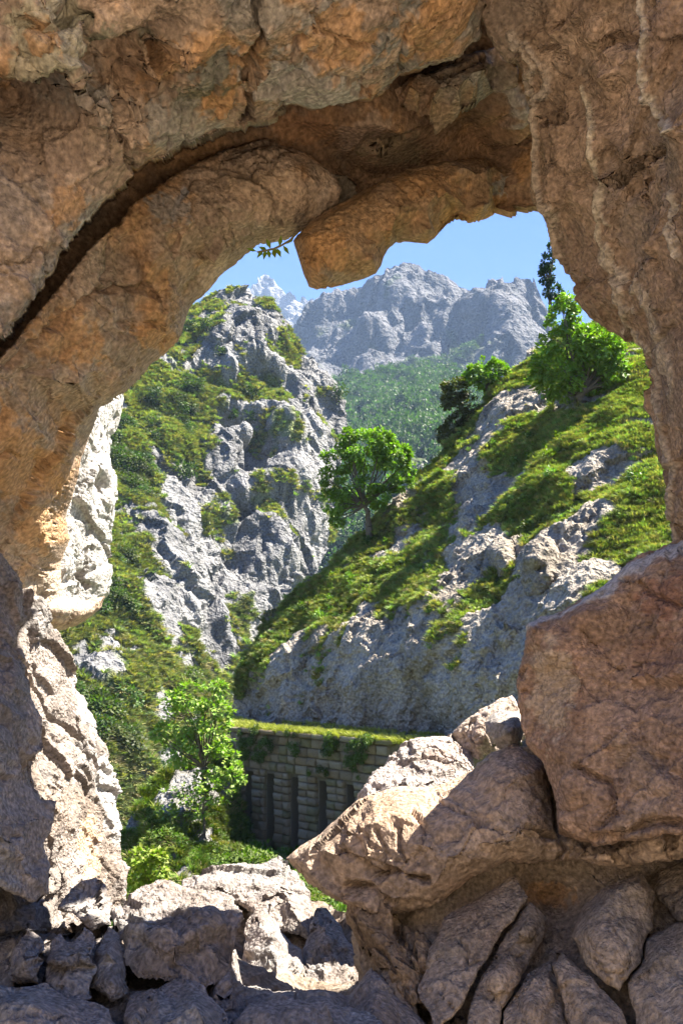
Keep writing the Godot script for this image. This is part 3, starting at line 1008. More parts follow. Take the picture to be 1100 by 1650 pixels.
func build_cave() -> void:
	# the slab overhead, nearest to the eye
	rock("rock_overhang", {"ds": 0.85, "step": 0.0052, "jag": 0.020, "jag_freq": 8.0, "blur": 3, "rim": 0.03, "thick": 0.7, "taper": 0.05,
		"out": [[-260, 760, 2.7], [-60, 600, 2.75], [0, 545, 2.78], [60, 470, 2.8], [130, 378, 2.85], [205, 302, 2.9], [222, 287, 2.9], [250, 265, 2.92], [300, 236, 2.95], [350, 214, 2.97], [392, 196, 2.98], [402, 213, 2.96], [428, 198, 2.97], [442, 180, 3.0], [470, 172, 3.0], [515, 180, 2.98], [545, 170, 3.0], [600, 160, 3.0], [628, 138, 3.02], [648, 116, 3.04], [690, 107, 3.02], [742, 92, 3.0], [772, 66, 3.0], [772, 30, 2.95], [800, -60, 2.85], [900, -380, 2.3], [-260, -380, 1.9]],
		"inn": [[28, 40, 2.42], [30, 110, 2.46], [60, 128, 2.46], [120, 112, 2.48], [138, 40, 2.44], [80, 20, 2.36], [85, 70, 2.36], [20, 80, 2.62], [0, 150, 2.72], [60, 145, 2.66], [150, 110, 2.62], [152, 40, 2.56], [95, 0, 2.44],
			[180, 60, 2.46], [215, 48, 2.50], [265, 45, 2.52], [290, 62, 2.50], [235, 75, 2.66], [200, 110, 2.68], [190, 170, 2.72], [270, 110, 2.62], [250, 130, 2.58], [300, 120, 2.52], [185, 190, 2.60], [248, 240, 2.78], [220, 200, 2.70], [120, 200, 2.66], [60, 250, 2.68], [100, 330, 2.74], [20, 350, 2.66], [-100, 300, 2.56], [-100, 100, 2.4], [340, 120, 2.64], [350, 60, 2.5], [320, 180, 2.84], [380, 150, 2.76], [400, 60, 2.52], [405, 120, 2.74], [430, 60, 2.5], [430, 130, 2.72], [500, 60, 2.56], [520, 120, 2.74], [480, 150, 2.86], [600, 40, 2.62], [600, 110, 2.82], [655, 90, 2.86], [660, 20, 2.66], [720, 50, 2.78], [740, 10, 2.74], [300, 0, 2.36], [500, 0, 2.44]],
		"h": cave_h(1.0, 1.0, 1.0), "col": cave_col(TAN, OCHRE, 0.5, GREY, 0.5),
		"lines": [{"p": [[412, 0], [408, 50], [415, 75], [400, 95], [418, 105], [402, 125], [405, 160], [398, 195]], "w": 0.011, "d": 0.05},
			{"p": [[222, 288], [205, 255], [188, 215], [178, 180]], "w": 0.010, "d": 0.03}, {"p": [[655, 30], [640, 80], [652, 112]], "w": 0.010, "d": 0.02},
			{"p": [[40, 30], [95, 42], [140, 22], [138, 60]], "w": 0.012, "d": 0.04, "c": LICHEN, "a": 0.8}, {"p": [[500, 20], [540, 60], [600, 70]], "w": 0.008, "d": 0.018}, {"p": [[300, 250], [345, 150], [350, 120]], "w": 0.008, "d": 0.012}],
		"patches": [[320, 165, 55, 32, LICHEN, 0.75], [345, 120, 26, 24, Color(0.232, 0.244, 0.207), 0.8], [290, 210, 60, 35, GREY, 0.7], [220, 60, 40, 18, LICHEN, 0.7], [70, 220, 80, 90, Color(0.293, 0.207, 0.152), 0.75], [230, 115, 60, 60, BROWN, 0.8], [80, 70, 50, 45, Color(0.403, 0.378, 0.268), 0.7], [80, 60, 20, 20, OCHRE, 0.8], [355, 175, 28, 20, OCHRE, 0.9], [255, 95, 30, 60, OCHRE, 0.6], [215, 205, 30, 36, TAN, 0.8], [500, 150, 110, 30, Color(0.403, 0.39, 0.354), 0.75], [640, 30, 16, 70, Color(0.244, 0.244, 0.22), 0.8], [545, 60, 60, 40, OCHRE, 0.7], [20, 320, 60, 60, Color(0.305, 0.244, 0.195), 0.7], [110, 330, 30, 40, OCHRE, 0.6], [150, 60, 18, 34, LICHEN, 0.8], [700, 40, 50, 50, OCHRE, 0.7], [170, 420, 40, 60, PALE, 0.5]]},
		"ochre and grey limestone slab jutting over the crevice along the arch", "rock overhang", true)
	# the long leg of the arch
	rock("rock_arch", {"yaw": 10.0, "pitch": -8.0, "ds": 0.91, "facet": [[0.42, 0.04], [0.16, 0.012], [0.05, 0.003]], "step": 0.0056, "jag": 0.010, "jag_freq": 6.0, "blur": 5, "rim": 0.04, "thick": 0.16, "taper": 0.15,
		"out": [[-260, 790, 2.75], [-60, 624, 2.78], [10, 560, 2.8], [72, 486, 2.86], [142, 396, 2.94], [216, 320, 3.04], [310, 260, 3.2], [396, 226, 3.34], [432, 214, 3.4], [470, 226, 3.38], [505, 248, 3.36], [538, 278, 3.36], [552, 300, 3.38], [546, 325, 3.4], [510, 350, 3.45], [478, 374, 3.5], [462, 384, 3.52], [440, 386, 3.52], [412, 392, 3.52], [384, 416, 3.52], [350, 446, 3.5], [322, 476, 3.5], [306, 492, 3.5], [298, 515, 3.5], [288, 545, 3.5], [258, 572, 3.5], [224, 606, 3.5], [198, 634, 3.5], [160, 656, 3.5], [148, 690, 3.6], [130, 735, 3.7], [118, 790, 3.8], [106, 830, 3.9], [110, 868, 4.0], [96, 905, 4.1], [98, 940, 4.15], [106, 962, 4.2], [138, 968, 4.3], [168, 962, 4.4], [160, 982, 4.35], [135, 1000, 4.3], [95, 1018, 4.25], [40, 1040, 4.1], [-60, 1030, 3.9], [-260, 1000, 3.6]],
		"inn": [[-100, 690, 2.78], [0, 600, 2.84], [40, 560, 2.86], [70, 520, 2.88], [150, 420, 2.96], [210, 350, 3.04], [250, 320, 3.1], [300, 300, 3.16], [390, 246, 3.28], [440, 240, 3.26], [480, 280, 3.26], [420, 300, 3.24], [360, 330, 3.2], [300, 380, 3.18], [250, 420, 3.14], [200, 430, 3.14], [350, 400, 3.34], [420, 360, 3.36], [470, 340, 3.34], [280, 470, 3.26], [180, 500, 3.08], [100, 530, 3.0], [60, 570, 2.96], [200, 560, 3.24], [240, 540, 3.3], [130, 620, 3.12], [150, 600, 3.18], [60, 680, 3.12], [0, 750, 3.1], [100, 720, 3.4], [60, 820, 3.5], [80, 880, 3.76], [30, 930, 3.75], [90, 985, 4.05], [-100, 850, 3.2]],
		"h": cave_h(0.9, 0.95, 1.2), "col": cave_col(TAN, OCHRE, 0.5, Color(0.439, 0.378, 0.305), 0.3),
		"lines": [{"p": [[0, 600], [40, 560], [62, 552], [100, 520], [130, 488], [165, 470], [200, 455], [240, 470], [270, 492]], "w": 0.012, "d": 0.03, "c": BROWN, "a": 0.6}, {"p": [[178, 380], [182, 420], [175, 452]], "w": 0.010, "d": 0.03}, {"p": [[355, 340], [375, 350], [385, 345]], "w": 0.007, "d": 0.018}, {"p": [[405, 310], [450, 320], [470, 335]], "w": 0.006, "d": 0.014}, {"p": [[270, 330], [290, 380], [280, 420]], "w": 0.007, "d": 0.014}, {"p": [[200, 525], [240, 520], [265, 535]], "w": 0.006, "d": 0.014}, {"p": [[0, 745], [20, 730], [35, 740]], "w": 0.006, "d": 0.014}, {"p": [[80, 640], [110, 700], [100, 760]], "w": 0.005, "d": 0.010}, {"p": [[40, 930], [70, 915], [110, 925]], "w": 0.005, "d": 0.010}, {"p": [[420, 245], [440, 262], [430, 280]], "w": 0.006, "d": 0.012}, {"p": [[300, 305], [285, 345]], "w": 0.01, "d": 0.01, "c": SLATE, "a": 0.8}],
		"patches": [[110, 540, 60, 50, OCHRE, 0.7], [30, 740, 60, 80, OCHRE, 0.8], [255, 545, 40, 26, OCHRE, 0.7], [60, 850, 50, 40, OCHRE, 0.6], [270, 335, 40, 26, Color(0.293, 0.281, 0.268), 0.7], [150, 660, 40, 60, Color(0.415, 0.329, 0.244), 0.7], [90, 960, 70, 40, Color(0.439, 0.366, 0.293), 0.8], [440, 310, 70, 50, Color(0.537, 0.39, 0.256), 0.6], [80, 470, 40, 40, BROWN, 0.8], [20, 560, 30, 40, BROWN, 0.6]]},
		"long tan and orange limestone leg of the natural arch", "rock arch", true)
	# the end of that leg, its side turned to the sun
	rock("rock_arch_jamb", {"ds": 1.12, "step": 0.0062, "jag": 0.03, "jag_freq": 9.0, "blur": 2, "rim": 0.04, "thick": 0.5, "taper": 0.3,
		"out": [[60, 700, 3.3], [120, 640, 3.5], [160, 625, 3.75], [207, 600, 4.1], [204, 640, 4.15], [196, 690, 4.15], [184, 712, 4.12], [182, 800, 4.1], [178, 870, 4.05], [181, 925, 4.05], [176, 962, 4.05], [140, 980, 3.85], [100, 985, 3.7], [40, 980, 3.5], [40, 850, 3.3]],
		"inn": [[150, 760, 3.72], [135, 800, 3.68], [145, 780, 3.86], [165, 740, 3.86], [150, 860, 3.82], [130, 900, 3.74], [155, 920, 3.85]],
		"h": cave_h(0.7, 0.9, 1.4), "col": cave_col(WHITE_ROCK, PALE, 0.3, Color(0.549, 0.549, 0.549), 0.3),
		"lines": [{"p": [[150, 790], [152, 740], [165, 700]], "w": 0.02, "d": 0.05}, {"p": [[160, 870], [180, 880]], "w": 0.008, "d": 0.02}, {"p": [[128, 930], [134, 945]], "w": 0.02, "d": 0.03}]},
		"white limestone end of the arch leg, fully in the sun", "rock", true)
	# the hollow behind the slab
	rock("rock_hollow", {"ds": 0.86, "facet": [[0.35, 0.015]], "step": 0.0062, "jag": 0.02, "blur": 7, "thick": 0.06, "taper": -0.3,
		"out": [[-60, 720, 3.4], [-260, 820, 3.3], [-260, 560, 3.2], [60, 340, 3.3], [200, 240, 3.35], [300, 160, 3.38], [400, 150, 3.42], [500, 120, 3.36], [640, 70, 3.3], [780, 20, 3.2], [880, 60, 3.2], [890, 200, 3.5], [885, 330, 3.72], [800, 332, 3.82], [740, 330, 3.84], [620, 360, 3.9], [540, 390, 3.86], [440, 330, 3.75], [280, 400, 3.6], [160, 520, 3.5]],
		"inn": [[470, 195, 3.5], [520, 230, 3.62], [555, 262, 3.78], [590, 230, 3.66], [560, 205, 3.46], [600, 200, 3.42], [610, 236, 3.56], [650, 215, 3.5], [690, 222, 3.62], [640, 260, 3.74], [720, 250, 3.74], [790, 240, 3.78], [760, 215, 3.7], [800, 190, 3.5], [840, 180, 3.44], [830, 240, 3.6], [845, 290, 3.68], [600, 290, 3.86], [690, 270, 3.82], [740, 180, 3.56], [540, 330, 3.84], [820, 130, 3.36]],
		"h": cave_h(0.55, 0.35, 0.9), "col": cave_col(Color(0.415, 0.262, 0.159), OCHRE, 0.4, Color(0.317, 0.244, 0.171), 0.3),
		"lines": [{"p": [[595, 238], [612, 226], [640, 218], [672, 212]], "w": 0.009, "d": 0.04}, {"p": [[800, 140], [815, 150], [830, 190]], "w": 0.02, "d": -0.02, "c": PALE, "a": 0.8}],
		"patches": [[590, 215, 40, 26, TAN, 0.7], [640, 240, 50, 20, Color(0.305, 0.244, 0.146), 0.7], [840, 260, 22, 40, OCHRE, 0.8], [480, 210, 60, 30, Color(0.451, 0.244, 0.122), 0.7], [770, 215, 60, 40, Color(0.427, 0.256, 0.146), 0.7]]},
		"smooth brown hollow between the overhanging slab and the hanging block", "rock hollow", true)
	# the block that hangs into the opening
	rock("hanging_block", {"yaw": 0.0, "pitch": -10.0, "ds": 0.88, "facet": [[0.25, 0.02], [0.09, 0.007], [0.04, 0.003]], "step": 0.0055, "jag": 0.005, "jag_freq": 5.0, "blur": 3, "rim": 0.02, "thick": 0.18, "taper": 0.1,
		"out": [[473, 388, 3.5], [500, 358, 3.52], [545, 328, 3.54], [590, 304, 3.56], [625, 284, 3.56], [660, 270, 3.58], [700, 262, 3.58], [740, 254, 3.6], [778, 250, 3.62], [800, 262, 3.66], [850, 250, 3.72], [872, 270, 3.7], [872, 320, 3.7], [848, 326, 3.7], [835, 321, 3.7], [802, 326, 3.68], [797, 342, 3.66], [778, 352, 3.64], [756, 358, 3.62], [736, 352, 3.62], [722, 360, 3.62], [704, 378, 3.6], [690, 389, 3.6], [660, 387, 3.58], [637, 388, 3.58], [624, 402, 3.56], [614, 425, 3.55], [604, 440, 3.55], [565, 453, 3.53], [532, 464, 3.52], [512, 466, 3.52], [498, 460, 3.52], [488, 435, 3.5], [480, 410, 3.5]],
		"inn": [[500, 385, 3.36], [545, 345, 3.4], [600, 315, 3.42], [660, 285, 3.44], [740, 268, 3.46], [785, 272, 3.5], [792, 300, 3.52], [800, 300, 3.62], [845, 290, 3.62], [780, 330, 3.48], [740, 340, 3.46], [690, 370, 3.44], [630, 375, 3.42], [600, 420, 3.42], [520, 448, 3.38], [505, 425, 3.34], [560, 390, 3.34], [650, 330, 3.38], [720, 310, 3.40]],
		"h": cave_h(0.75, 0.6, 1.1), "col": cave_col(Color(0.512, 0.329, 0.183), OCHRE, 0.7, TAN, 0.3),
		"lines": [{"p": [[622, 318], [640, 330], [645, 345]], "w": 0.007, "d": 0.018}, {"p": [[660, 290], [680, 300], [676, 312]], "w": 0.007, "d": 0.018}, {"p": [[500, 376], [530, 372], [548, 362]], "w": 0.008, "d": 0.02}, {"p": [[790, 258], [796, 290], [798, 326]], "w": 0.010, "d": 0.03}, {"p": [[700, 335], [720, 325], [745, 335]], "w": 0.006, "d": 0.012}],
		"patches": [[825, 300, 30, 22, GREY, 0.8], [530, 400, 40, 30, OCHRE, 0.7], [700, 290, 60, 24, OCHRE, 0.6], [560, 450, 50, 10, Color(0.403, 0.305, 0.207), 0.8]]},
		"orange limestone block hanging down into the top of the opening", "rock block", true)
	rock("wedge_block", {"yaw": 0.0, "pitch": -12.0, "ds": 0.9, "step": 0.0052, "jag": 0.02, "jag_freq": 10.0, "blur": 2, "rim": 0.03, "thick": 0.4, "taper": 0.3,
		"out": [[634, 140, 3.14], [660, 124, 3.12], [690, 112, 3.1], [735, 96, 3.1], [770, 72, 3.08], [800, 70, 3.06], [835, 100, 3.06], [840, 128, 3.1], [800, 140, 3.16], [770, 160, 3.2], [745, 180, 3.24], [720, 202, 3.26], [702, 212, 3.26], [696, 200, 3.24], [672, 186, 3.22], [648, 170, 3.2], [640, 155, 3.18]],
		"inn": [[660, 140, 3.02], [700, 150, 3.04], [690, 185, 3.12], [740, 140, 3.02], [780, 110, 3.0], [770, 140, 3.06], [700, 200, 3.18], [672, 172, 3.14], [745, 165, 3.12]],
		"h": cave_h(0.8, 0.7, 1.1), "col": cave_col(Color(0.512, 0.354, 0.232), OCHRE, 0.35, GREY, 0.3),
		"lines": [{"p": [[775, 85], [790, 105], [793, 130]], "w": 0.012, "d": 0.05}, {"p": [[765, 90], [750, 105], [735, 108], [715, 112]], "w": 0.01, "d": 0.03}], "patches": [[765, 125, 25, 18, GREY, 0.7]]},
		"tan wedge of limestone set under the edge of the overhang", "rock block", true)
	rock("hollow_stone", {"ds": 0.88, "step": 0.0055, "jag": 0.012, "jag_freq": 10.0, "blur": 4, "rim": 0.08, "thick": 0.2, "taper": 0.4,
		"out": [[546, 268, 3.62], [562, 262, 3.62], [584, 268, 3.62], [594, 285, 3.64], [596, 300, 3.66], [584, 316, 3.68], [566, 320, 3.68], [552, 310, 3.66], [545, 288, 3.62]],
		"inn": [[560, 280, 3.55], [575, 295, 3.52], [570, 308, 3.58]],
		"h": cave_h(0.5, 0.5, 0.8), "col": cave_col(Color(0.403, 0.329, 0.244), TAN, 0.3, GREY, 0.4)},
		"small rounded grey stone wedged in the brown hollow", "stone")
	# the right wall
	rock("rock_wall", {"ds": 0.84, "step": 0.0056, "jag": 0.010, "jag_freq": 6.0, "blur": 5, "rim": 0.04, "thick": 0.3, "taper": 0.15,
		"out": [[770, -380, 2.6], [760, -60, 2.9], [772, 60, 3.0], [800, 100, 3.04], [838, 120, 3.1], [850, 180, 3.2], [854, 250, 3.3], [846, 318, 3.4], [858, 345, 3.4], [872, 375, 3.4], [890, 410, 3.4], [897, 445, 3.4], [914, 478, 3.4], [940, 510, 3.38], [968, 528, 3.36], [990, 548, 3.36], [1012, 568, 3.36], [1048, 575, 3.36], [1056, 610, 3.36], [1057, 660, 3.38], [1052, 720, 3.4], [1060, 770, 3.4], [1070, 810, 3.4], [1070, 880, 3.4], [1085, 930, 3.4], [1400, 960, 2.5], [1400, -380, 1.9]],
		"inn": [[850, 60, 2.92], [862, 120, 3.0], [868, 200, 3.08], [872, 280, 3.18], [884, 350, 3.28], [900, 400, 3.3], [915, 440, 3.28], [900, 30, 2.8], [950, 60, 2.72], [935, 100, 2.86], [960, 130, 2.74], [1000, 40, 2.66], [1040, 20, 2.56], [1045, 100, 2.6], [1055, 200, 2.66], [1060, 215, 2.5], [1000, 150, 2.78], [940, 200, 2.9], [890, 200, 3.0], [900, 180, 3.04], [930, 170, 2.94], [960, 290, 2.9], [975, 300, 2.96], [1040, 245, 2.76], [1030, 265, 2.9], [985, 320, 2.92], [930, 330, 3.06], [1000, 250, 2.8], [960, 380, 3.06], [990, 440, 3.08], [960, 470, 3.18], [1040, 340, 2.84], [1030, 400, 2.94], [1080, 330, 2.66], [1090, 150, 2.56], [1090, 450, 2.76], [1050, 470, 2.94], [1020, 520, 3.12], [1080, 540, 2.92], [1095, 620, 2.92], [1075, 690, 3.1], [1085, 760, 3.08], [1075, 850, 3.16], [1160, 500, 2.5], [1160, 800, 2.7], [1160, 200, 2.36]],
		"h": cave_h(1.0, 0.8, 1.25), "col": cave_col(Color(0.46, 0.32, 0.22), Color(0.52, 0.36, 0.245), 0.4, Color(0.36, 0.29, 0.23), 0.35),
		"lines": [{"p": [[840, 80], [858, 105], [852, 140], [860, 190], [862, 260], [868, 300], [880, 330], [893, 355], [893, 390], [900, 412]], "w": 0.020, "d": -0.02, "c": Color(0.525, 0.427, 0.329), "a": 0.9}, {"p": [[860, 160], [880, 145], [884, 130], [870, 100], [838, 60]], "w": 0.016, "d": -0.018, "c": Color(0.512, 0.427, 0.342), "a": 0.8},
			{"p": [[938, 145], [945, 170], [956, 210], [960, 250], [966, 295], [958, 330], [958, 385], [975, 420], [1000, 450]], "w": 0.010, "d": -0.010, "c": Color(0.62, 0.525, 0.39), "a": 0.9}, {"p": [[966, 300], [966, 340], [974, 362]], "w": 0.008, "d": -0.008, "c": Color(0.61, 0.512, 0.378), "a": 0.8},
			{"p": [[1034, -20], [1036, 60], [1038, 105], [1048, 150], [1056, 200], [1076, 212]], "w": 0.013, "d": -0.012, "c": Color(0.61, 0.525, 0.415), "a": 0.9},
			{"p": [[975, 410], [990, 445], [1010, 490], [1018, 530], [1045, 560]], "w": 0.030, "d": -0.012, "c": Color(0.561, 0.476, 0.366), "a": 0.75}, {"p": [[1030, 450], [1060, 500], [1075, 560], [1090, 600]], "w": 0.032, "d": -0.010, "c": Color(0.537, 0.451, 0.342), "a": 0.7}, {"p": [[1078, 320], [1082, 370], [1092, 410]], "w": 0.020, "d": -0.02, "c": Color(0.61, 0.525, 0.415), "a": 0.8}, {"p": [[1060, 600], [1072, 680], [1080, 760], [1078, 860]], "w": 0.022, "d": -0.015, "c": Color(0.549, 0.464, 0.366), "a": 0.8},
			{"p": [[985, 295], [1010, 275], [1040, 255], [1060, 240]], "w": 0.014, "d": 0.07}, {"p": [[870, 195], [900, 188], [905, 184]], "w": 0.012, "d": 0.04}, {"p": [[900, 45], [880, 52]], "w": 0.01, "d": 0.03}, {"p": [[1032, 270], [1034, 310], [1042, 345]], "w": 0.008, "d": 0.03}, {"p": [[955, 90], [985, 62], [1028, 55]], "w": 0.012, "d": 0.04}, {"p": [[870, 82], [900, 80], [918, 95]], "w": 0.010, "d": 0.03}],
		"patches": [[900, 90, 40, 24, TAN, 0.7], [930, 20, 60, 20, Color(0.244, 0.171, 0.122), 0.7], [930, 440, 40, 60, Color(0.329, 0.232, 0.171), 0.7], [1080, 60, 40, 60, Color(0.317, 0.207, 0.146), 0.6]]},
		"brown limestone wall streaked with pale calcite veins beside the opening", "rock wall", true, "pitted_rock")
	# the big boulder below it
	rock("ridged_boulder", {"yaw": -18.0, "pitch": 4.0, "ds": 0.9, "step": 0.0054, "jag": 0.018, "jag_freq": 9.0, "blur": 3, "rim": 0.03, "thick": 0.5, "taper": 0.4,
		"out": [[1400, 700, 2.2], [1200, 800, 2.6], [1100, 866, 2.95], [1062, 882, 3.05], [1010, 906, 3.1], [985, 930, 3.1], [955, 952, 3.12], [905, 982, 3.14], [870, 992, 3.16], [848, 1004, 3.18], [840, 1050, 3.2], [826, 1100, 3.2], [838, 1150, 3.16], [846, 1195, 3.1], [872, 1230, 3.04], [892, 1290, 3.0], [896, 1345, 2.98], [960, 1370, 2.86], [1100, 1345, 2.6], [1400, 1330, 2.1]],
		"inn": [[860, 1012, 3.06], [905, 1040, 2.98], [928, 1090, 2.92], [936, 1122, 2.90], [912, 1160, 2.92], [892, 1205, 2.94], [884, 1080, 3.04], [868, 1130, 3.08], [872, 1170, 3.06], [940, 990, 2.96], [1010, 935, 2.96], [1060, 900, 2.92], [960, 1040, 2.98], [1030, 1000, 2.92], [1000, 1100, 2.88], [1060, 1100, 2.8], [960, 1200, 2.82], [920, 1280, 2.84], [1020, 1250, 2.72], [1090, 1200, 2.62], [990, 1290, 2.76], [1000, 1240, 2.8], [1090, 960, 2.8], [1090, 1040, 2.78], [1200, 1100, 2.42], [900, 1330, 2.9], [980, 1340, 2.74]],
		"h": cave_h(0.9, 0.7, 1.4), "col": cave_col(Color(0.54, 0.36, 0.25), Color(0.48, 0.29, 0.19), 0.4, Color(0.44, 0.34, 0.26), 0.3),
		"lines": [{"p": [[930, 1235], [980, 1262], [992, 1300], [970, 1330]], "w": 0.010, "d": 0.03}, {"p": [[1000, 930], [1060, 960], [1100, 985]], "w": 0.010, "d": 0.02}, {"p": [[850, 1006], [905, 990], [960, 958], [1010, 915], [1098, 870]], "w": 0.022, "d": -0.004, "c": Color(0.561, 0.561, 0.573), "a": 0.8}, {"p": [[960, 1350], [1040, 1330], [1100, 1320]], "w": 0.012, "d": 0.03}],
		"patches": [[885, 1110, 40, 90, Color(0.573, 0.439, 0.317), 0.9], [1000, 1010, 70, 30, Color(0.305, 0.201, 0.134), 0.7], [1070, 960, 50, 40, Color(0.317, 0.159, 0.104), 0.7], [1060, 1060, 60, 40, Color(0.305, 0.171, 0.11), 0.6]]},
		"large brown boulder with a sharp pale facet and a crack below it", "boulder", false, "pitted_rock")
	rock("rock_shoulder", {"yaw": -6.0, "pitch": 4.0, "ds": 0.96, "step": 0.0054, "jag": 0.008, "jag_freq": 6.0, "blur": 4, "rim": 0.07, "thick": 0.15, "taper": 0.3,
		"out": [[458, 1388, 3.2], [480, 1368, 3.22], [512, 1346, 3.22], [545, 1318, 3.2], [576, 1292, 3.2], [600, 1280, 3.16], [640, 1270, 3.12], [700, 1270, 3.1], [760, 1245, 3.08], [790, 1215, 3.1], [830, 1200, 3.1], [880, 1225, 3.06], [900, 1330, 2.95], [1000, 1330, 2.85], [1120, 1300, 2.65], [1400, 1280, 2.2], [1400, 1440, 2.2], [1110, 1390, 2.6], [1010, 1402, 2.72], [930, 1392, 2.82], [880, 1396, 2.86], [820, 1392, 2.88], [760, 1420, 2.86], [720, 1452, 2.86], [690, 1470, 2.86], [650, 1480, 2.9], [590, 1480, 2.96], [530, 1450, 3.06], [495, 1425, 3.14]],
		"inn": [[520, 1370, 3.06], [560, 1340, 3.02], [600, 1320, 2.98], [650, 1320, 2.94], [560, 1390, 2.98], [590, 1380, 2.92], [640, 1400, 2.86], [680, 1360, 2.86], [720, 1380, 2.80], [760, 1330, 2.84], [800, 1300, 2.86], [830, 1250, 2.92], [790, 1250, 2.96], [860, 1280, 2.9], [870, 1340, 2.84], [820, 1360, 2.80], [760, 1390, 2.80], [700, 1430, 2.82], [640, 1450, 2.86], [940, 1370, 2.78], [1050, 1360, 2.6]],
		"h": cave_h(0.9, 0.75, 1.2), "col": cave_col(Color(0.57, 0.42, 0.305), Color(0.54, 0.36, 0.24), 0.4, Color(0.45, 0.36, 0.29), 0.3),
		"lines": [{"p": [[548, 1365], [575, 1390], [600, 1412]], "w": 0.022, "d": 0.07}, {"p": [[560, 1420], [590, 1440], [630, 1455]], "w": 0.016, "d": 0.05}, {"p": [[610, 1405], [640, 1400], [670, 1415]], "w": 0.02, "d": 0.05}, {"p": [[640, 1330], [642, 1360], [655, 1380]], "w": 0.007, "d": 0.02}, {"p": [[840, 1330], [870, 1340], [900, 1355]], "w": 0.008, "d": 0.03}, {"p": [[896, 1250], [898, 1330], [900, 1400]], "w": 0.008, "d": 0.04}, {"p": [[600, 1330], [620, 1370], [600, 1400]], "w": 0.005, "d": 0.012}, {"p": [[700, 1290], [760, 1310], [820, 1345]], "w": 0.006, "d": 0.016}]},
		"broad tan rock shoulder forming the sill to the right of the opening", "rock", true)
	rock("pitted_boulder", {"ds": 1.16, "step": 0.0052, "jag": 0.016, "jag_freq": 11.0, "blur": 3, "rim": 0.05, "thick": 0.18, "taper": 0.3,
		"out": [[577, 1296, 3.02], [572, 1262, 3.12], [586, 1244, 3.2], [602, 1226, 3.26], [622, 1206, 3.32], [645, 1190, 3.36], [668, 1184, 3.38], [700, 1178, 3.38], [728, 1180, 3.36], [756, 1200, 3.24], [762, 1222, 3.14], [748, 1262, 3.04], [730, 1282, 2.99], [690, 1296, 2.96], [630, 1298, 2.96]],
		"inn": [[590, 1266, 3.06], [620, 1240, 3.14], [600, 1290, 2.97], [640, 1262, 2.98], [664, 1246, 3.12], [660, 1225, 3.18], [700, 1200, 3.24], [720, 1222, 3.16], [690, 1250, 3.02], [715, 1262, 3.0], [680, 1275, 2.97], [740, 1240, 3.06]],
		"h": cave_h(1.0, 1.0, 2.2), "col": cave_col(Color(0.561, 0.488, 0.451), ROSE, 0.35, Color(0.403, 0.354, 0.342), 0.35)},
		"pitted pale boulder with sunlit top on the edge of the sill", "boulder", false, "pitted_rock")
	rock("flat_stone", {"ds": 1.16, "step": 0.005, "jag": 0.012, "jag_freq": 12.0, "blur": 2, "rim": 0.03, "thick": 0.2, "taper": 0.3,
		"out": [[726, 1182, 3.36], [745, 1166, 3.38], [770, 1148, 3.4], [800, 1126, 3.42], [822, 1110, 3.42], [836, 1140, 3.34], [840, 1175, 3.28], [800, 1200, 3.22], [765, 1212, 3.2], [742, 1200, 3.28]],
		"inn": [[770, 1165, 3.26], [800, 1145, 3.28], [780, 1185, 3.2]],
		"h": cave_h(0.8, 1.0, 1.5), "col": cave_col(Color(0.573, 0.464, 0.39), ROSE, 0.4, GREY, 0.2)},
		"flat pink-grey stone leaning behind the pitted boulder", "stone")
	rock("lodged_stone", {"yaw": 0.0, "pitch": 8.0, "step": 0.005, "jag": 0.012, "jag_freq": 12.0, "blur": 3, "rim": 0.06, "thick": 0.2, "taper": 0.4,
		"out": [[783, 1160, 3.14], [800, 1144, 3.18], [822, 1140, 3.18], [840, 1152, 3.14], [848, 1180, 3.08], [842, 1204, 3.04], [815, 1212, 3.02], [798, 1192, 3.04], [786, 1180, 3.08]],
		"inn": [[805, 1162, 3.06], [820, 1180, 2.99], [828, 1165, 3.04]],
		"h": cave_h(0.7, 0.8, 1.3), "col": cave_col(Color(0.44, 0.39, 0.36), ROSE, 0.3, GREY, 0.4)},
		"rounded grey stone lodged against the ridged boulder", "stone")
	rock("rock_chip", {"step": 0.005, "jag": 0.012, "jag_freq": 12.0, "blur": 2, "rim": 0.03, "thick": 0.12, "taper": 0.3,
		"out": [[770, 1222, 3.0], [790, 1208, 3.04], [820, 1216, 3.04], [848, 1236, 3.0], [838, 1250, 2.97], [800, 1248, 2.96], [778, 1240, 2.97]],
		"inn": [[805, 1226, 2.97]],
		"h": cave_h(0.6, 0.8, 1.2), "col": cave_col(Color(0.44, 0.40, 0.37), ROSE, 0.2, GREY, 0.4)},
		"thin chip of rock below the rounded grey stone", "stone")
	rock("wedged_stone", {"step": 0.005, "jag": 0.008, "jag_freq": 12.0, "blur": 3, "rim": 0.04, "thick": 0.15, "taper": 0.4,
		"out": [[852, 1206, 2.99], [862, 1198, 3.0], [876, 1206, 2.99], [884, 1240, 2.96], [884, 1264, 2.94], [864, 1268, 2.94], [854, 1250, 2.95]],
		"inn": [[866, 1225, 2.92], [870, 1250, 2.89]],
		"h": cave_h(0.5, 0.5, 1.0), "col": cave_col(Color(0.488, 0.39, 0.293), TAN, 0.3, GREY, 0.3)},
		"small upright tan stone wedged beside the ridged boulder", "stone")
	build_cave_foot()

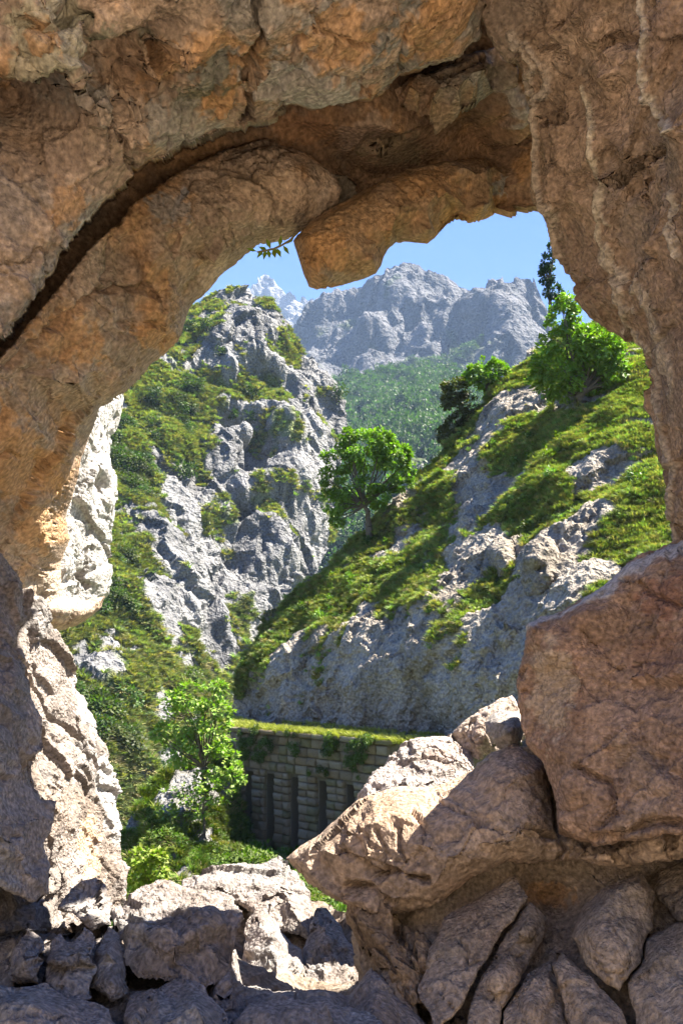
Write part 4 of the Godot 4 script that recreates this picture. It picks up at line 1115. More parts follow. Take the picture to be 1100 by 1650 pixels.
func build_cave_foot() -> void:
	# lower right: a broken recess with tilted slabs
	var broken := cave_col(Color(0.53, 0.41, 0.305), Color(0.51, 0.36, 0.24), 0.35, Color(0.42, 0.355, 0.285), 0.35)
	rock("rock_recess", {"yaw": -10.0, "pitch": 12.0, "facet": [[0.13, 0.02], [0.05, 0.005]], "step": 0.0062, "jag": 0.01, "thick": 0.2, "taper": -0.1,
		"out": [[600, 1420, 3.05], [700, 1320, 3.05], [820, 1230, 3.05], [900, 1190, 3.05], [1120, 1150, 2.95], [1400, 1150, 2.7], [1400, 1800, 2.2], [980, 1800, 2.4], [640, 1800, 2.5], [600, 1640, 2.8], [575, 1500, 3.0]],
		"inn": [[700, 1480, 2.88], [830, 1420, 2.88], [880, 1450, 2.94], [950, 1410, 2.82], [1060, 1400, 2.76], [760, 1600, 2.64], [900, 1600, 2.6], [1050, 1600, 2.46]],
		"h": cave_h(0.9, 0.8, 1.3), "col": broken,
		"patches": [[880, 1440, 40, 20, OCHRE, 0.6]]},
		"broken tan rock with a hollow under the rock shoulder", "rock", true, "pitted_rock")
	for e in [
		["tilted_slab", "long tan slab tilted up towards the rock shoulder", "slab",
			[[672, 1600, 2.56], [690, 1530, 2.68], [712, 1482, 2.76], [760, 1450, 2.8], [826, 1410, 2.84], [848, 1446, 2.74], [806, 1508, 2.62], [768, 1562, 2.54], [744, 1622, 2.46], [700, 1660, 2.42]], [[730, 1540, 2.6], [780, 1480, 2.68]]],
		["split_slab", "split tan slab lying alongside the long tilted slab", "slab",
			[[744, 1660, 2.42], [772, 1572, 2.56], [812, 1512, 2.66], [850, 1452, 2.76], [880, 1478, 2.74], [872, 1520, 2.66], [846, 1570, 2.56], [812, 1630, 2.46], [800, 1720, 2.36], [740, 1720, 2.36]], [[800, 1580, 2.48], [845, 1500, 2.64]]],
		["broken_block", "short broken block between the split slab and the pointed slab", "block",
			[[805, 1720, 2.34], [815, 1632, 2.46], [850, 1575, 2.56], [886, 1548, 2.6], [906, 1590, 2.52], [912, 1660, 2.4], [900, 1740, 2.3]], [[860, 1620, 2.38], [870, 1680, 2.3]]],
		["rough_block", "rough pale block leaning beside the hollow under the rock shoulder", "block",
			[[918, 1512, 2.56], [940, 1462, 2.64], [972, 1430, 2.68], [1036, 1402, 2.68], [1052, 1440, 2.62], [1048, 1500, 2.52], [1020, 1560, 2.42], [996, 1600, 2.36], [960, 1570, 2.44]], [[970, 1490, 2.5], [1015, 1440, 2.56], [990, 1540, 2.4]]],
		["pointed_slab", "pointed slab standing under the rough pale block", "slab",
			[[890, 1552, 2.52], [906, 1534, 2.54], [950, 1572, 2.46], [1000, 1630, 2.34], [1040, 1720, 2.22], [1020, 1780, 2.16], [915, 1780, 2.2], [912, 1650, 2.38]], [[925, 1600, 2.4], [960, 1650, 2.28]]],
		["corner_block", "wide tan block at the foot of the brown rock wall", "block",
			[[1010, 1590, 2.38], [1046, 1516, 2.48], [1080, 1490, 2.5], [1180, 1470, 2.4], [1300, 1480, 2.2], [1300, 1780, 1.9], [1050, 1780, 2.12]], [[1070, 1580, 2.3], [1150, 1560, 2.22], [1100, 1660, 2.14]]],
		["corner_block", "flat tan block just under the crack of the ridged boulder", "block",
			[[1050, 1440, 2.66], [1062, 1400, 2.72], [1120, 1380, 2.66], [1300, 1380, 2.4], [1300, 1480, 2.3], [1090, 1488, 2.54]], [[1120, 1430, 2.54]]],
		["broken_block", "narrow tan block between the splintered rock and the long tilted slab", "block",
			[[590, 1600, 2.7], [620, 1540, 2.82], [660, 1520, 2.84], [690, 1540, 2.76], [676, 1600, 2.62], [668, 1680, 2.46], [640, 1740, 2.4], [600, 1680, 2.54]], [[640, 1580, 2.64], [645, 1640, 2.5]]]]:
		rock(e[0], {"yaw": -14.0, "pitch": 12.0, "step": 0.0052, "jag": 0.014, "jag_freq": 10.0, "facet": [[0.12, 0.026], [0.045, 0.006]], "rim": 0.012, "thick": 0.3, "taper": 0.1, "out": e[3], "inn": e[4],
			"h": cave_h(0.9, 0.8, 1.5), "col": broken}, e[1], e[2], false, "pitted_rock")
	# splinters of the rock shoulder going down to the ledge
	rock("splintered_rock", {"step": 0.0052, "jag": 0.02, "jag_freq": 10.0, "blur": 2, "rim": 0.03, "thick": 0.25, "taper": 0.2,
		"out": [[560, 1448, 2.98], [600, 1450, 2.94], [640, 1462, 2.88], [680, 1490, 2.8], [700, 1520, 2.74], [690, 1580, 2.6], [660, 1610, 2.54], [630, 1580, 2.64], [590, 1530, 2.8], [560, 1490, 2.9]],
		"inn": [[600, 1480, 2.82], [640, 1500, 2.74], [660, 1550, 2.62], [625, 1530, 2.72], [670, 1510, 2.7]],
		"h": cave_h(1.2, 1.3, 1.4), "col": cave_col(Color(0.464, 0.329, 0.213), OCHRE, 0.25, Color(0.366, 0.293, 0.22), 0.3),
		"lines": [{"p": [[590, 1460], [640, 1510], [670, 1590]], "w": 0.014, "d": 0.04}, {"p": [[640, 1470], [670, 1530], [680, 1580]], "w": 0.014, "d": 0.05}, {"p": [[575, 1490], [620, 1550], [650, 1600]], "w": 0.010, "d": 0.03}]},
		"splintered brown rock below the tan shoulder", "rock", true, "pitted_rock")

	# the left pillar
	rock("rock_pillar", {"ds": 1.0, "step": 0.0056, "jag": 0.018, "jag_freq": 9.0, "blur": 3, "rim": 0.02, "thick": 0.5, "taper": 0.35,
		"out": [[-300, 780, 2.0], [-100, 830, 2.6], [0, 884, 3.0], [28, 928, 3.12], [60, 965, 3.26], [85, 1010, 3.4], [112, 1060, 3.52], [130, 1092, 3.58], [124, 1105, 3.6], [150, 1160, 3.66], [172, 1205, 3.7], [188, 1240, 3.72], [194, 1300, 3.74], [204, 1350, 3.74], [210, 1400, 3.72], [205, 1460, 3.66], [150, 1500, 3.3], [60, 1500, 2.8], [-300, 1500, 1.8]],
		"inn": [[40, 960, 3.14], [70, 1040, 3.3], [26, 1020, 3.04], [55, 1080, 3.22], [100, 1130, 3.42], [125, 1180, 3.5], [110, 1100, 3.48], [145, 1260, 3.58], [140, 1240, 3.5], [160, 1330, 3.58], [175, 1400, 3.58], [185, 1330, 3.66], [30, 1065, 3.0], [62, 1150, 3.2], [84, 1160, 3.34], [75, 1155, 3.3], [40, 1130, 2.96], [70, 1220, 3.12], [60, 1270, 3.16], [95, 1270, 3.18], [115, 1260, 3.24], [100, 1300, 3.1], [150, 1290, 3.42], [90, 1370, 3.12], [130, 1380, 3.26], [150, 1400, 3.4], [110, 1420, 3.16], [20, 1170, 2.72], [0, 1100, 2.7], [-60, 1200, 2.4], [60, 1200, 2.98], [0, 1000, 2.86]],
		"h": cave_h(0.9, 1.0, 1.6), "col": cave_col(Color(0.38, 0.325, 0.29), Color(0.38, 0.29, 0.225), 0.35, Color(0.34, 0.33, 0.325), 0.35),
		"lines": [{"p": [[28, 930], [45, 1000], [30, 1050], [60, 1110], [75, 1150]], "w": 0.014, "d": 0.04}, {"p": [[78, 1155], [110, 1175], [128, 1195], [120, 1165]], "w": 0.012, "d": 0.035}, {"p": [[130, 1190], [138, 1240], [145, 1260]], "w": 0.008, "d": 0.03}, {"p": [[140, 1195], [150, 1230], [155, 1260]], "w": 0.006, "d": 0.02}, {"p": [[85, 1320], [80, 1340], [90, 1380], [85, 1420]], "w": 0.012, "d": 0.05}],
		"patches": [[130, 1120, 12, 60, WHITE_ROCK, 0.8], [180, 1280, 16, 80, Color(0.61, 0.6, 0.58), 0.8], [20, 1130, 30, 60, Color(0.342, 0.244, 0.195), 0.8], [150, 1370, 20, 50, Color(0.62, 0.439, 0.293), 0.8]]},
		"pale pillar of rose and white limestone left of the opening, lit by the sun", "rock pillar", true, "pitted_rock")
	var ledge_stone := cave_col(Color(0.41, 0.36, 0.335), Color(0.40, 0.315, 0.265), 0.35, Color(0.36, 0.35, 0.34), 0.4)
	var list := [
		["pillar_block", "grey block leaning against the foot of the pale pillar", "block",
			[[-120, 1140, 2.3], [-20, 1150, 2.56], [20, 1180, 2.66], [40, 1260, 2.72], [70, 1290, 2.78], [95, 1285, 2.84], [92, 1320, 2.8], [76, 1360, 2.74], [84, 1400, 2.72], [80, 1435, 2.68], [50, 1452, 2.6], [20, 1440, 2.5], [-120, 1400, 2.2]],
			[[30, 1290, 2.6], [60, 1320, 2.64], [30, 1360, 2.5], [55, 1400, 2.58], [0, 1250, 2.5], [10, 1200, 2.56], [0, 1330, 2.42]]],
		["upper_block", "weathered block high on the shaded side of the pillar", "block",
			[[-120, 1040, 2.5], [0, 1050, 2.76], [30, 1060, 2.84], [50, 1110, 2.88], [66, 1160, 2.9], [70, 1210, 2.88], [40, 1230, 2.8], [0, 1220, 2.66], [-120, 1200, 2.3]],
			[[30, 1100, 2.74], [45, 1160, 2.76], [20, 1190, 2.66], [0, 1120, 2.64]]],
		["split_block", "rose-grey split block between the pillar and the ledge", "block",
			[[86, 1462, 2.78], [100, 1440, 2.86], [130, 1415, 2.94], [150, 1408, 2.98], [170, 1425, 2.96], [182, 1462, 2.9], [172, 1490, 2.82], [140, 1500, 2.76], [120, 1480, 2.74]],
			[[118, 1450, 2.78], [150, 1450, 2.82], [155, 1475, 2.78]]],
		["ledge_block", "big grey block on the ledge, cracked into steps", "block",
			[[180, 1458, 2.9], [200, 1446, 2.98], [240, 1430, 3.06], [262, 1426, 3.08], [285, 1430, 3.06], [300, 1440, 3.04], [330, 1442, 3.04], [360, 1448, 3.0], [384, 1470, 2.9], [388, 1490, 2.84], [372, 1520, 2.76], [364, 1545, 2.68], [330, 1570, 2.62], [280, 1580, 2.6], [230, 1570, 2.6], [205, 1545, 2.66], [192, 1500, 2.76]],
			[[215, 1470, 2.86], [240, 1460, 2.92], [262, 1445, 2.96], [240, 1492, 2.72], [205, 1488, 2.72], [250, 1500, 2.78], [300, 1470, 2.84], [345, 1480, 2.8], [262, 1505, 2.66], [240, 1545, 2.62], [350, 1520, 2.68], [300, 1510, 2.68], [300, 1550, 2.61]]],
		["sunlit_ledge", "pale sunlit ledge stone crossing the bottom of the opening", "ledge stone",
			[[286, 1430, 3.2], [300, 1412, 3.26], [330, 1404, 3.3], [380, 1402, 3.32], [420, 1395, 3.34], [450, 1384, 3.36], [470, 1388, 3.34], [490, 1410, 3.28], [500, 1430, 3.22], [505, 1470, 3.12], [500, 1500, 3.05], [470, 1490, 3.05], [430, 1470, 3.06], [390, 1450, 3.1], [340, 1440, 3.14]],
			[[350, 1422, 3.16], [410, 1418, 3.2], [440, 1432, 3.12], [470, 1440, 3.1], [450, 1405, 3.26], [480, 1470, 3.06]]],
		["wedge_stone", "pale wedge stone with a steep shaded face under the sunlit ledge", "stone",
			[[384, 1612, 2.62], [388, 1540, 2.76], [396, 1490, 2.88], [410, 1468, 2.94], [434, 1468, 2.94], [450, 1490, 2.86], [470, 1520, 2.78], [488, 1530, 2.76], [490, 1580, 2.66], [488, 1610, 2.6], [430, 1620, 2.56]],
			[[416, 1480, 2.84], [440, 1510, 2.72], [445, 1560, 2.62], [460, 1595, 2.56], [405, 1530, 2.74], [410, 1590, 2.62], [470, 1550, 2.68]]],
		["ribbed_stone", "pale ribbed stone sloping down beside the wedge stone", "stone",
			[[490, 1530, 2.84], [498, 1492, 2.94], [510, 1465, 3.02], [524, 1462, 3.04], [545, 1485, 2.98], [560, 1510, 2.9], [580, 1540, 2.8], [595, 1565, 2.72], [575, 1590, 2.64], [545, 1612, 2.58], [500, 1610, 2.58], [488, 1575, 2.66]],
			[[515, 1490, 2.88], [535, 1520, 2.78], [560, 1555, 2.68], [520, 1560, 2.64], [500, 1540, 2.72]]],
		["front_stone", "angular grey-pink stone in front of the cracked ledge block", "stone",
			[[196, 1640, 2.42], [206, 1606, 2.5], [240, 1592, 2.52], [292, 1578, 2.54], [322, 1588, 2.52], [356, 1622, 2.46], [372, 1680, 2.36], [360, 1760, 2.3], [210, 1760, 2.3]],
			[[250, 1618, 2.38], [310, 1610, 2.38], [330, 1650, 2.3], [250, 1660, 2.28]]],
		["front_stone", "long flat grey-pink stone in front of the wedge stone", "stone",
			[[374, 1650, 2.42], [392, 1618, 2.5], [440, 1610, 2.52], [520, 1606, 2.52], [566, 1620, 2.48], [612, 1640, 2.42], [660, 1700, 2.34], [640, 1780, 2.3], [380, 1780, 2.3]],
			[[440, 1628, 2.4], [530, 1632, 2.38], [590, 1670, 2.3], [430, 1680, 2.28]]],
		["front_stone", "broad grey-pink stone in the corner below the pillar", "stone",
			[[-120, 1590, 2.2], [-20, 1582, 2.36], [30, 1596, 2.42], [70, 1588, 2.44], [130, 1612, 2.42], [178, 1626, 2.4], [196, 1680, 2.32], [190, 1780, 2.28], [-120, 1780, 2.1]],
			[[20, 1630, 2.28], [90, 1630, 2.3], [150, 1665, 2.26], [30, 1690, 2.18]]],
		["pointed_stone", "pointed upright stone in the shaded corner under the pillar", "stone",
			[[18, 1580, 2.52], [24, 1530, 2.6], [42, 1498, 2.66], [60, 1506, 2.66], [70, 1540, 2.6], [62, 1590, 2.5]],
			[[42, 1545, 2.46]]],
		["pointed_stone", "split-topped upright stone beside the foot of the split block", "stone",
			[[72, 1600, 2.5], [70, 1552, 2.58], [86, 1508, 2.66], [98, 1500, 2.68], [112, 1520, 2.64], [130, 1494, 2.7], [146, 1512, 2.68], [152, 1560, 2.58], [146, 1612, 2.48], [110, 1620, 2.46]],
			[[92, 1550, 2.48], [130, 1545, 2.52], [112, 1560, 2.56]]],
		["squat_block", "squat block under the split block, next to the cracked ledge block", "block",
			[[148, 1590, 2.58], [150, 1530, 2.7], [168, 1494, 2.78], [190, 1504, 2.76], [206, 1550, 2.68], [208, 1600, 2.58], [180, 1618, 2.52]],
			[[172, 1535, 2.6], [180, 1580, 2.52]]],
	]
	for e in list:
		var stone := {"step": 0.0052, "jag": 0.018, "jag_freq": 11.0, "facet": [[0.11, 0.026], [0.045, 0.006]], "rim": 0.012, "thick": 0.3, "taper": 0.15, "ds": 1.24 if e[0] in ["sunlit_ledge", "wedge_stone", "ribbed_stone"] else 0.95,
			"out": e[3], "inn": e[4], "h": cave_h(0.9, 1.0, 2.0), "col": ledge_stone}
		if not e[0] in ["sunlit_ledge", "ledge_block"]:   # these two lie flat: their own best plane serves
			stone["yaw"] = 24.0 if e[0] in ["pillar_block", "upper_block"] else 0.0
			stone["pitch"] = 14.0
		rock(e[0], stone, e[1], e[2], false, "pitted_rock")
	rock("rock_ledge", {"yaw": 4.0, "pitch": 30.0, "facet": [[0.14, 0.02], [0.05, 0.008]], "step": 0.0056, "jag": 0.012, "jag_freq": 9.0, "rim": 0.02, "thick": 0.3, "taper": 0.1,
		"out": [[-200, 1470, 2.50], [0, 1490, 2.74], [30, 1490, 2.76], [50, 1482, 2.74], [75, 1505, 2.84], [95, 1485, 2.78], [115, 1500, 2.86], [135, 1480, 2.80], [165, 1482, 2.82], [200, 1530, 2.84], [220, 1552, 2.84], [330, 1552, 2.78], [352, 1532, 2.74], [378, 1536, 2.76], [392, 1590, 2.76], [440, 1602, 2.66], [520, 1598, 2.66], [560, 1606, 2.66], [600, 1566, 2.68], [650, 1615, 2.56], [740, 1700, 2.47], [740, 1820, 2.32], [-200, 1820, 2.12]],
		"inn": [[45, 1505, 2.60], [42, 1560, 2.46], [92, 1505, 2.62], [95, 1570, 2.44], [135, 1500, 2.66], [130, 1560, 2.50], [165, 1505, 2.68], [170, 1560, 2.52], [20, 1600, 2.36], [100, 1640, 2.33], [30, 1660, 2.29], [150, 1680, 2.29], [250, 1605, 2.46], [300, 1592, 2.48], [300, 1640, 2.43], [240, 1660, 2.37], [360, 1560, 2.60], [362, 1620, 2.46], [440, 1624, 2.46], [520, 1622, 2.46], [450, 1690, 2.37], [600, 1670, 2.39], [600, 1620, 2.46], [120, 1540, 2.52], [152, 1540, 2.56],
			[66, 1525, 2.72], [70, 1580, 2.58], [112, 1520, 2.76], [116, 1600, 2.54], [148, 1520, 2.76], [146, 1600, 2.56], [190, 1560, 2.68], [190, 1620, 2.46], [60, 1612, 2.48], [0, 1560, 2.54], [220, 1586, 2.68], [280, 1576, 2.68], [330, 1600, 2.60], [345, 1650, 2.53], [390, 1640, 2.59], [480, 1612, 2.60], [560, 1628, 2.56], [200, 1650, 2.45]],
		"h": cave_h(0.8, 1.0, 1.6), "col": ledge_stone},
		"broken grey-pink rock ledge along the foot of the opening", "rock ledge", true, "pitted_rock")
	# bedrock under the stones, so that no light comes up between them
	rock("bedrock", {"step": 0.012, "jag": 0.02, "blur": 4, "thick": 0.5,
		"out": [[-300, 1460, 2.8], [60, 1500, 3.0], [200, 1490, 3.3], [300, 1465, 3.9], [450, 1440, 4.3], [530, 1450, 4.2], [700, 1520, 3.2], [720, 1900, 2.0], [-300, 1900, 1.9]],
		"inn": [[150, 1540, 2.8], [300, 1560, 2.9], [450, 1570, 3.6], [560, 1580, 3.4], [100, 1640, 2.6], [300, 1660, 2.7], [500, 1680, 2.8]],
		"h": cave_h(1.0, 1.0, 1.2), "col": cave_col(Color(0.366, 0.293, 0.232), BROWN, 0.3, GREY, 0.3)},
		"dark bedrock showing between the stones of the ledge", "bedrock", true)
	# the mountain the window is broken through: rock on all sides of the opening, outside the picture
	var far_col := cave_col(Color(0.512, 0.439, 0.366), TAN, 0.3, GREY, 0.4)
	for e in [
		[[[-140, 400, 3.1], [-140, 1300, 3.1], [-260, 1900, 3.0], [-3600, 2600, 3.0], [-3600, -2600, 3.1], [-700, -2600, 3.1], [100, -300, 3.1], [200, 100, 3.25], [0, 300, 3.2]], "rough cliff of tan limestone left of the rock window"],
		[[[1250, 420, 2.65], [1180, 560, 2.65], [1250, 900, 2.65], [1300, 1900, 2.65], [4700, 2600, 2.65], [4700, -2600, 2.7], [1700, -2600, 2.7], [1000, -300, 2.75], [950, 100, 2.85]], "rough cliff of tan limestone right of the rock window"],
		[[[180, 120, 3.0], [960, 110, 2.9], [1010, -290, 2.8], [1720, -2590, 2.75], [-720, -2590, 2.85], [90, -290, 2.9]], "rough cliff of tan limestone above the rock window"]]:
		rock("cliff", {"facet": [[0.8, 0.06]], "step": 0.06, "jag": 0.05, "blur": 1, "thick": 0.2, "taper": 0.1, "out": e[0], "h": cave_h(2.0, 1.0, 1.0), "col": far_col}, e[1], "cliff", true)
	# a pale scree slope behind the camera, in full sun: its light is what warms the ceiling
	var scree := PackedVector3Array()
	var scree_n := PackedVector3Array()
	var scree_c := PackedColorArray()
	var scree_t := PackedInt32Array()
	for j in 61:
		for i in 61:
			var p := Vector3(-20.0 + 40.0 * i / 60.0, 0, 3.2 + 19.0 * j / 60.0)
			p.y = -0.2 + 0.85 * maxf(0.0, p.z - 3.2) + 0.7 * fbm.get_noise_2d(p.x * 0.3, p.z * 0.3) * minf(1.0, (p.z - 3.2) * 0.5)
			scree.append(p)
			scree_n.append(Vector3(0, 0.76, -0.65))
			var e := 1.0 + 0.3 * fbm.get_noise_2d(p.x * 2.0, p.z * 2.0)
			scree_c.append(Color(0.66 * e, 0.555 * e, 0.43 * e))
	for j in 60:
		for i in 60:
			var k := j * 61 + i
			scree_t.append_array([k, k + 1, k + 61, k + 1, k + 62, k + 61])
	tag(obj("scree_slope", mesh_of(scree, scree_n, scree_c, scree_t), M.slope_rock), "pale sunlit scree slope across the trail from the rock window", "scree slope", "structure")
	# the trail the camera stands on
	var V := PackedVector3Array()
	var N := PackedVector3Array()
	var C := PackedColorArray()
	var T := PackedInt32Array()
	for j in 61:
		for i in 61:
			var p := Vector3(-9.0 + 18.0 * i / 60.0, 0, -2.2 + 18.0 * j / 60.0)
			p.y = 0.05 * fbm.get_noise_2d(p.x * 0.7, p.z * 0.7)
			V.append(p)
			N.append(Vector3.UP)
			var e := 1.0 + 0.3 * fbm.get_noise_2d(p.x * 3.0, p.z * 3.0)
			C.append(Color(0.62 * e, 0.52 * e, 0.40 * e))
	for j in 60:
		for i in 60:
			var k := j * 61 + i
			T.append_array([k, k + 1, k + 61, k + 1, k + 62, k + 61])
	var o := obj("trail", mesh_of(V, N, C, T), M.cave_rock)
	tag(o, "pale gravel trail inside the rock window", "trail", "structure")

# ---------------------------------------------------------------- the retaining wall of the path

func stone_mesh(rng: RandomNumberGenerator) -> ArrayMesh:
	# a dressed stone 1 x 1 x 1, its face at +z, with a broken bevel
	var st := SurfaceTool.new()
	st.begin(Mesh.PRIMITIVE_TRIANGLES)
	var b := Vector2(0.10, 0.16)
	var ring := [Vector2(-0.5, -0.5), Vector2(0.0, -0.5), Vector2(0.5, -0.5), Vector2(0.5, 0.0), Vector2(0.5, 0.5), Vector2(0.0, 0.5), Vector2(-0.5, 0.5), Vector2(-0.5, 0.0)]
	var back: Array = []
	var edge: Array = []
	var face: Array = []
	for p in ring:
		var q: Vector2 = p + Vector2(rng.randf_range(-0.05, 0.05), rng.randf_range(-0.05, 0.05))
		back.append(Vector3(q.x, q.y, -0.5))
		edge.append(Vector3(q.x, q.y, 0.25 + rng.randf_range(-0.08, 0.08)))
		face.append(Vector3(q.x * (1.0 - 2.0 * b.x), q.y * (1.0 - 2.0 * b.y), 0.46 + rng.randf_range(-0.14, 0.10)))
	var mid := Vector3(rng.randf_range(-0.15, 0.15), rng.randf_range(-0.15, 0.15), 0.5 + rng.randf_range(-0.05, 0.12))
	for k in 8:
		var m := (k + 1) % 8
		for quad in [[edge[k], edge[m], face[k], face[m]], [back[k], back[m], edge[k], edge[m]]]:
			for v in [quad[0], quad[2], quad[1], quad[1], quad[2], quad[3]]:
				st.set_color(Color(1, 1, 1))
				st.add_vertex(v)
		for v in [face[k], mid, face[m]]:
			st.set_color(Color(1, 1, 1))
			st.add_vertex(v)
	st.set_smooth_group(-1)
	st.generate_normals()
	return st.commit()

func build_wall() -> void:
	var rng := RandomNumberGenerator.new()
	rng.seed = 41
	var root := thing("retaining_wall", wall_at(0.5) + Vector3.DOWN * 3.6, "old mossy stone retaining wall with a row of tall dark slots under the path", "retaining wall")
	var base := root.position
	var along := Vector3(0.675, 0, 0.737).normalized()
	var out := -wall_back().normalized()
	var mats: Array = []
	for c in [Color(0.52, 0.43, 0.31), Color(0.44, 0.35, 0.24), Color(0.56, 0.48, 0.36), Color(0.38, 0.34, 0.20), Color(0.48, 0.37, 0.24)]:
		var m: StandardMaterial3D = M.wall_stone.duplicate()
		m.vertex_color_use_as_albedo = false
		m.albedo_color = c.linear_to_srgb()
		mats.append(m)
	var meshes: Array = []
	for k in 9:
		meshes.append(stone_mesh(rng))
	# the core: bands and piers, set back behind the stones; slots stay open between them
	var slots := [0.78, 1.80, 2.92, 4.12, 5.25]
	var half := 0.20
	var core_mat: StandardMaterial3D = M.wall_stone.duplicate()
	core_mat.vertex_color_use_as_albedo = false
	core_mat.albedo_color = Color(0.40, 0.35, 0.27).linear_to_srgb()
	var frame := Basis(along, Vector3.UP, along.cross(Vector3.UP)).orthonormalized()
	var pieces: Array = [[-0.2, 9.5, -1.22, 0.0, 0.0], [-0.2, 9.5, -5.2, 0.0, -0.75]]
	var cuts := [-0.2]
	for s in slots:
		cuts.append(s - half)
		cuts.append(s + half)
	cuts.append(9.5)
	for k in range(0, cuts.size(), 2):
		pieces.append([cuts[k], cuts[k + 1], -5.2, -1.222, 0.0])
	for p in pieces:
		var bm := BoxMesh.new()
		bm.size = Vector3(p[1] - p[0], p[3] - p[2], 0.7)
		var o := obj("core", bm, core_mat, root)
		o.transform = Transform3D(frame, Vector3(-3.30, -0.55, -31.0) + along * (p[0] + p[1]) * 0.5 + Vector3.UP * (p[2] + p[3]) * 0.5 + out * (p[4] - 0.40) - base)
	# courses of stones
	var y := 0.06
	var row := 0
	var count := 0
	while y > -4.4:
		var hgt := rng.randf_range(0.19, 0.27) if row > 0 else 0.16
		var s := -0.15 + rng.randf() * 0.2
		while s < 6.6:
			var w := rng.randf_range(0.32, 0.56) * (1.3 if row == 0 else 1.0)
			if y - hgt * 0.5 < -1.15:
				for q in slots:
					if s + w > q - half and s < q + half:
						if s < q - half - 0.12:
							w = q - half - s - 0.015
						else:
							s = q + half + 0.015
							w = minf(w, 0.42)
			if y < -2.5 and s > 4.4 or y < -1.6 and s > 5.6:
				break
			var o := obj("stone", meshes[rng.randi() % meshes.size()], mats[rng.randi() % mats.size()], root)
			var deep := rng.randf_range(0.16, 0.24)
			var p := Vector3(-3.30, -0.55, -31.0) + along * (s + w * 0.5) + Vector3.UP * (y - hgt * 0.5) + out * (0.0 + rng.randf_range(-0.03, 0.02) + (0.07 if row == 0 else 0.0)) - base
			var turn := Basis(frame.z, rng.randf_range(-0.02, 0.02)) * frame
			o.transform = Transform3D(turn * Basis.from_scale(Vector3(w - 0.022, hgt - 0.02, deep)), p)
			count += 1
			s += w
		y -= hgt
		row += 1
	print("stones ", count)

# ---------------------------------------------------------------- plants

func tube(st: SurfaceTool, a: Vector3, b: Vector3, ra: float, rb: float, col: Color, sides := 7) -> void:
	var d := (b - a).normalized()
	var x := d.cross(Vector3(0.31, 0.2, 0.93)).normalized()
	var z := x.cross(d)
	for k in sides:
		var t0 := TAU * k / sides
		var t1 := TAU * (k + 1) / sides
		var n0 := x * cos(t0) + z * sin(t0)
		var n1 := x * cos(t1) + z * sin(t1)
		var q := [[a + n0 * ra, n0], [b + n0 * rb, n0], [a + n1 * ra, n1], [a + n1 * ra, n1], [b + n0 * rb, n0], [b + n1 * rb, n1]]
		var flip: bool = ((q[2][0] - q[0][0]) as Vector3).cross(q[1][0] - q[0][0]).dot(n0) < 0.0
		for m in [[0, 1, 2, 3, 4, 5], [0, 2, 1, 3, 5, 4]][1 if flip else 0]:
			st.set_color(col)
			st.set_normal(q[m][1])
			st.add_vertex(q[m][0])

# a tree: blobs are [px, py, half width px, half height px] of crown at distance d; the trunk starts at the foot
func tree(called: String, foot: Array, blobs: Array, d: float, leaf: float, per_m2: float, col: Color, bark: Color, trunk_r: float, label: String, group := "", category := "tree", fork := 0.35) -> void:
	var rng := RandomNumberGenerator.new()
	rng.seed = hash(label)
	var base := at(foot[0], foot[1], d)
	var root := thing(called, base, label, category, group)
	var l := Leaves.new()
	var scale_ := d / FOCAL
	var tips: Array = []
	for b in blobs:
		var c := at(b[0], b[1], d + rng.randf_range(-0.3, 0.3) * b[2] * scale_) - base
		var rx: float = b[2] * scale_
		var ry: float = b[3] * scale_
		var n_clumps := 30
		for k in n_clumps:
			var dir := ball(rng)
			dir = dir.normalized() * pow(dir.length(), 0.45)
			var cc := c + Vector3(dir.x * rx, dir.y * ry, dir.z * rx) * 0.86
			var cr := minf(rx, ry) * rng.randf_range(0.20, 0.36)
			if k % 14 == 0:
				tips.append(cc)
			var tone := rng.randf_range(0.75, 1.25)
			var n_leaf := int(per_m2 * 4.0 * cr * cr / (leaf * leaf)) + 4
			for m in n_leaf:
				var o := ball(rng)
				o.y *= 0.7
				var p := cc + o * cr * 1.15
				var out := (p - c).normalized()
				var e := tone * rng.randf_range(0.7, 1.3)
				var yel := rng.randf_range(0.85, 1.2)
				l.leaf(p, out + ball(rng) * 1.1 - Vector3.UP * 0.2, Vector3.UP * 0.9 + out * 0.5 + ball(rng) * 0.6, leaf * rng.randf_range(0.7, 1.3), leaf * rng.randf_range(0.5, 0.85), Color(col.r * e * yel, col.g * e, col.b * e))
	var st := SurfaceTool.new()
	st.begin(Mesh.PRIMITIVE_TRIANGLES)
	var mid := Vector3.ZERO
	for t in tips:
		mid += t
	mid /= maxf(1.0, tips.size())
	var top := mid * fork
	top.y = maxf(top.y, mid.y * fork)
	var prev := Vector3.DOWN * 0.4
	for k in 5:
		var f := (k + 1) / 5.0
		var p := top * f + Vector3(rng.randf_range(-1, 1), 0, rng.randf_range(-1, 1)) * trunk_r * 0.8
		tube(st, prev, p, trunk_r * (1.25 - 0.12 * k), trunk_r * (1.13 - 0.12 * k), bark)
		prev = p
	for t in tips:
		var knee: Vector3 = prev.lerp(t, 0.5) + ball(rng) * 0.12 * prev.distance_to(t) + Vector3.UP * 0.05 * prev.distance_to(t)
		tube(st, prev, knee, trunk_r * 0.42, trunk_r * 0.22, bark, 5)
		tube(st, knee, t, trunk_r * 0.22, trunk_r * 0.07, bark, 4)
	obj("trunk", st.commit(), M.bark, root)
	obj("crown", leaves_mesh(l), M.leaf, root)

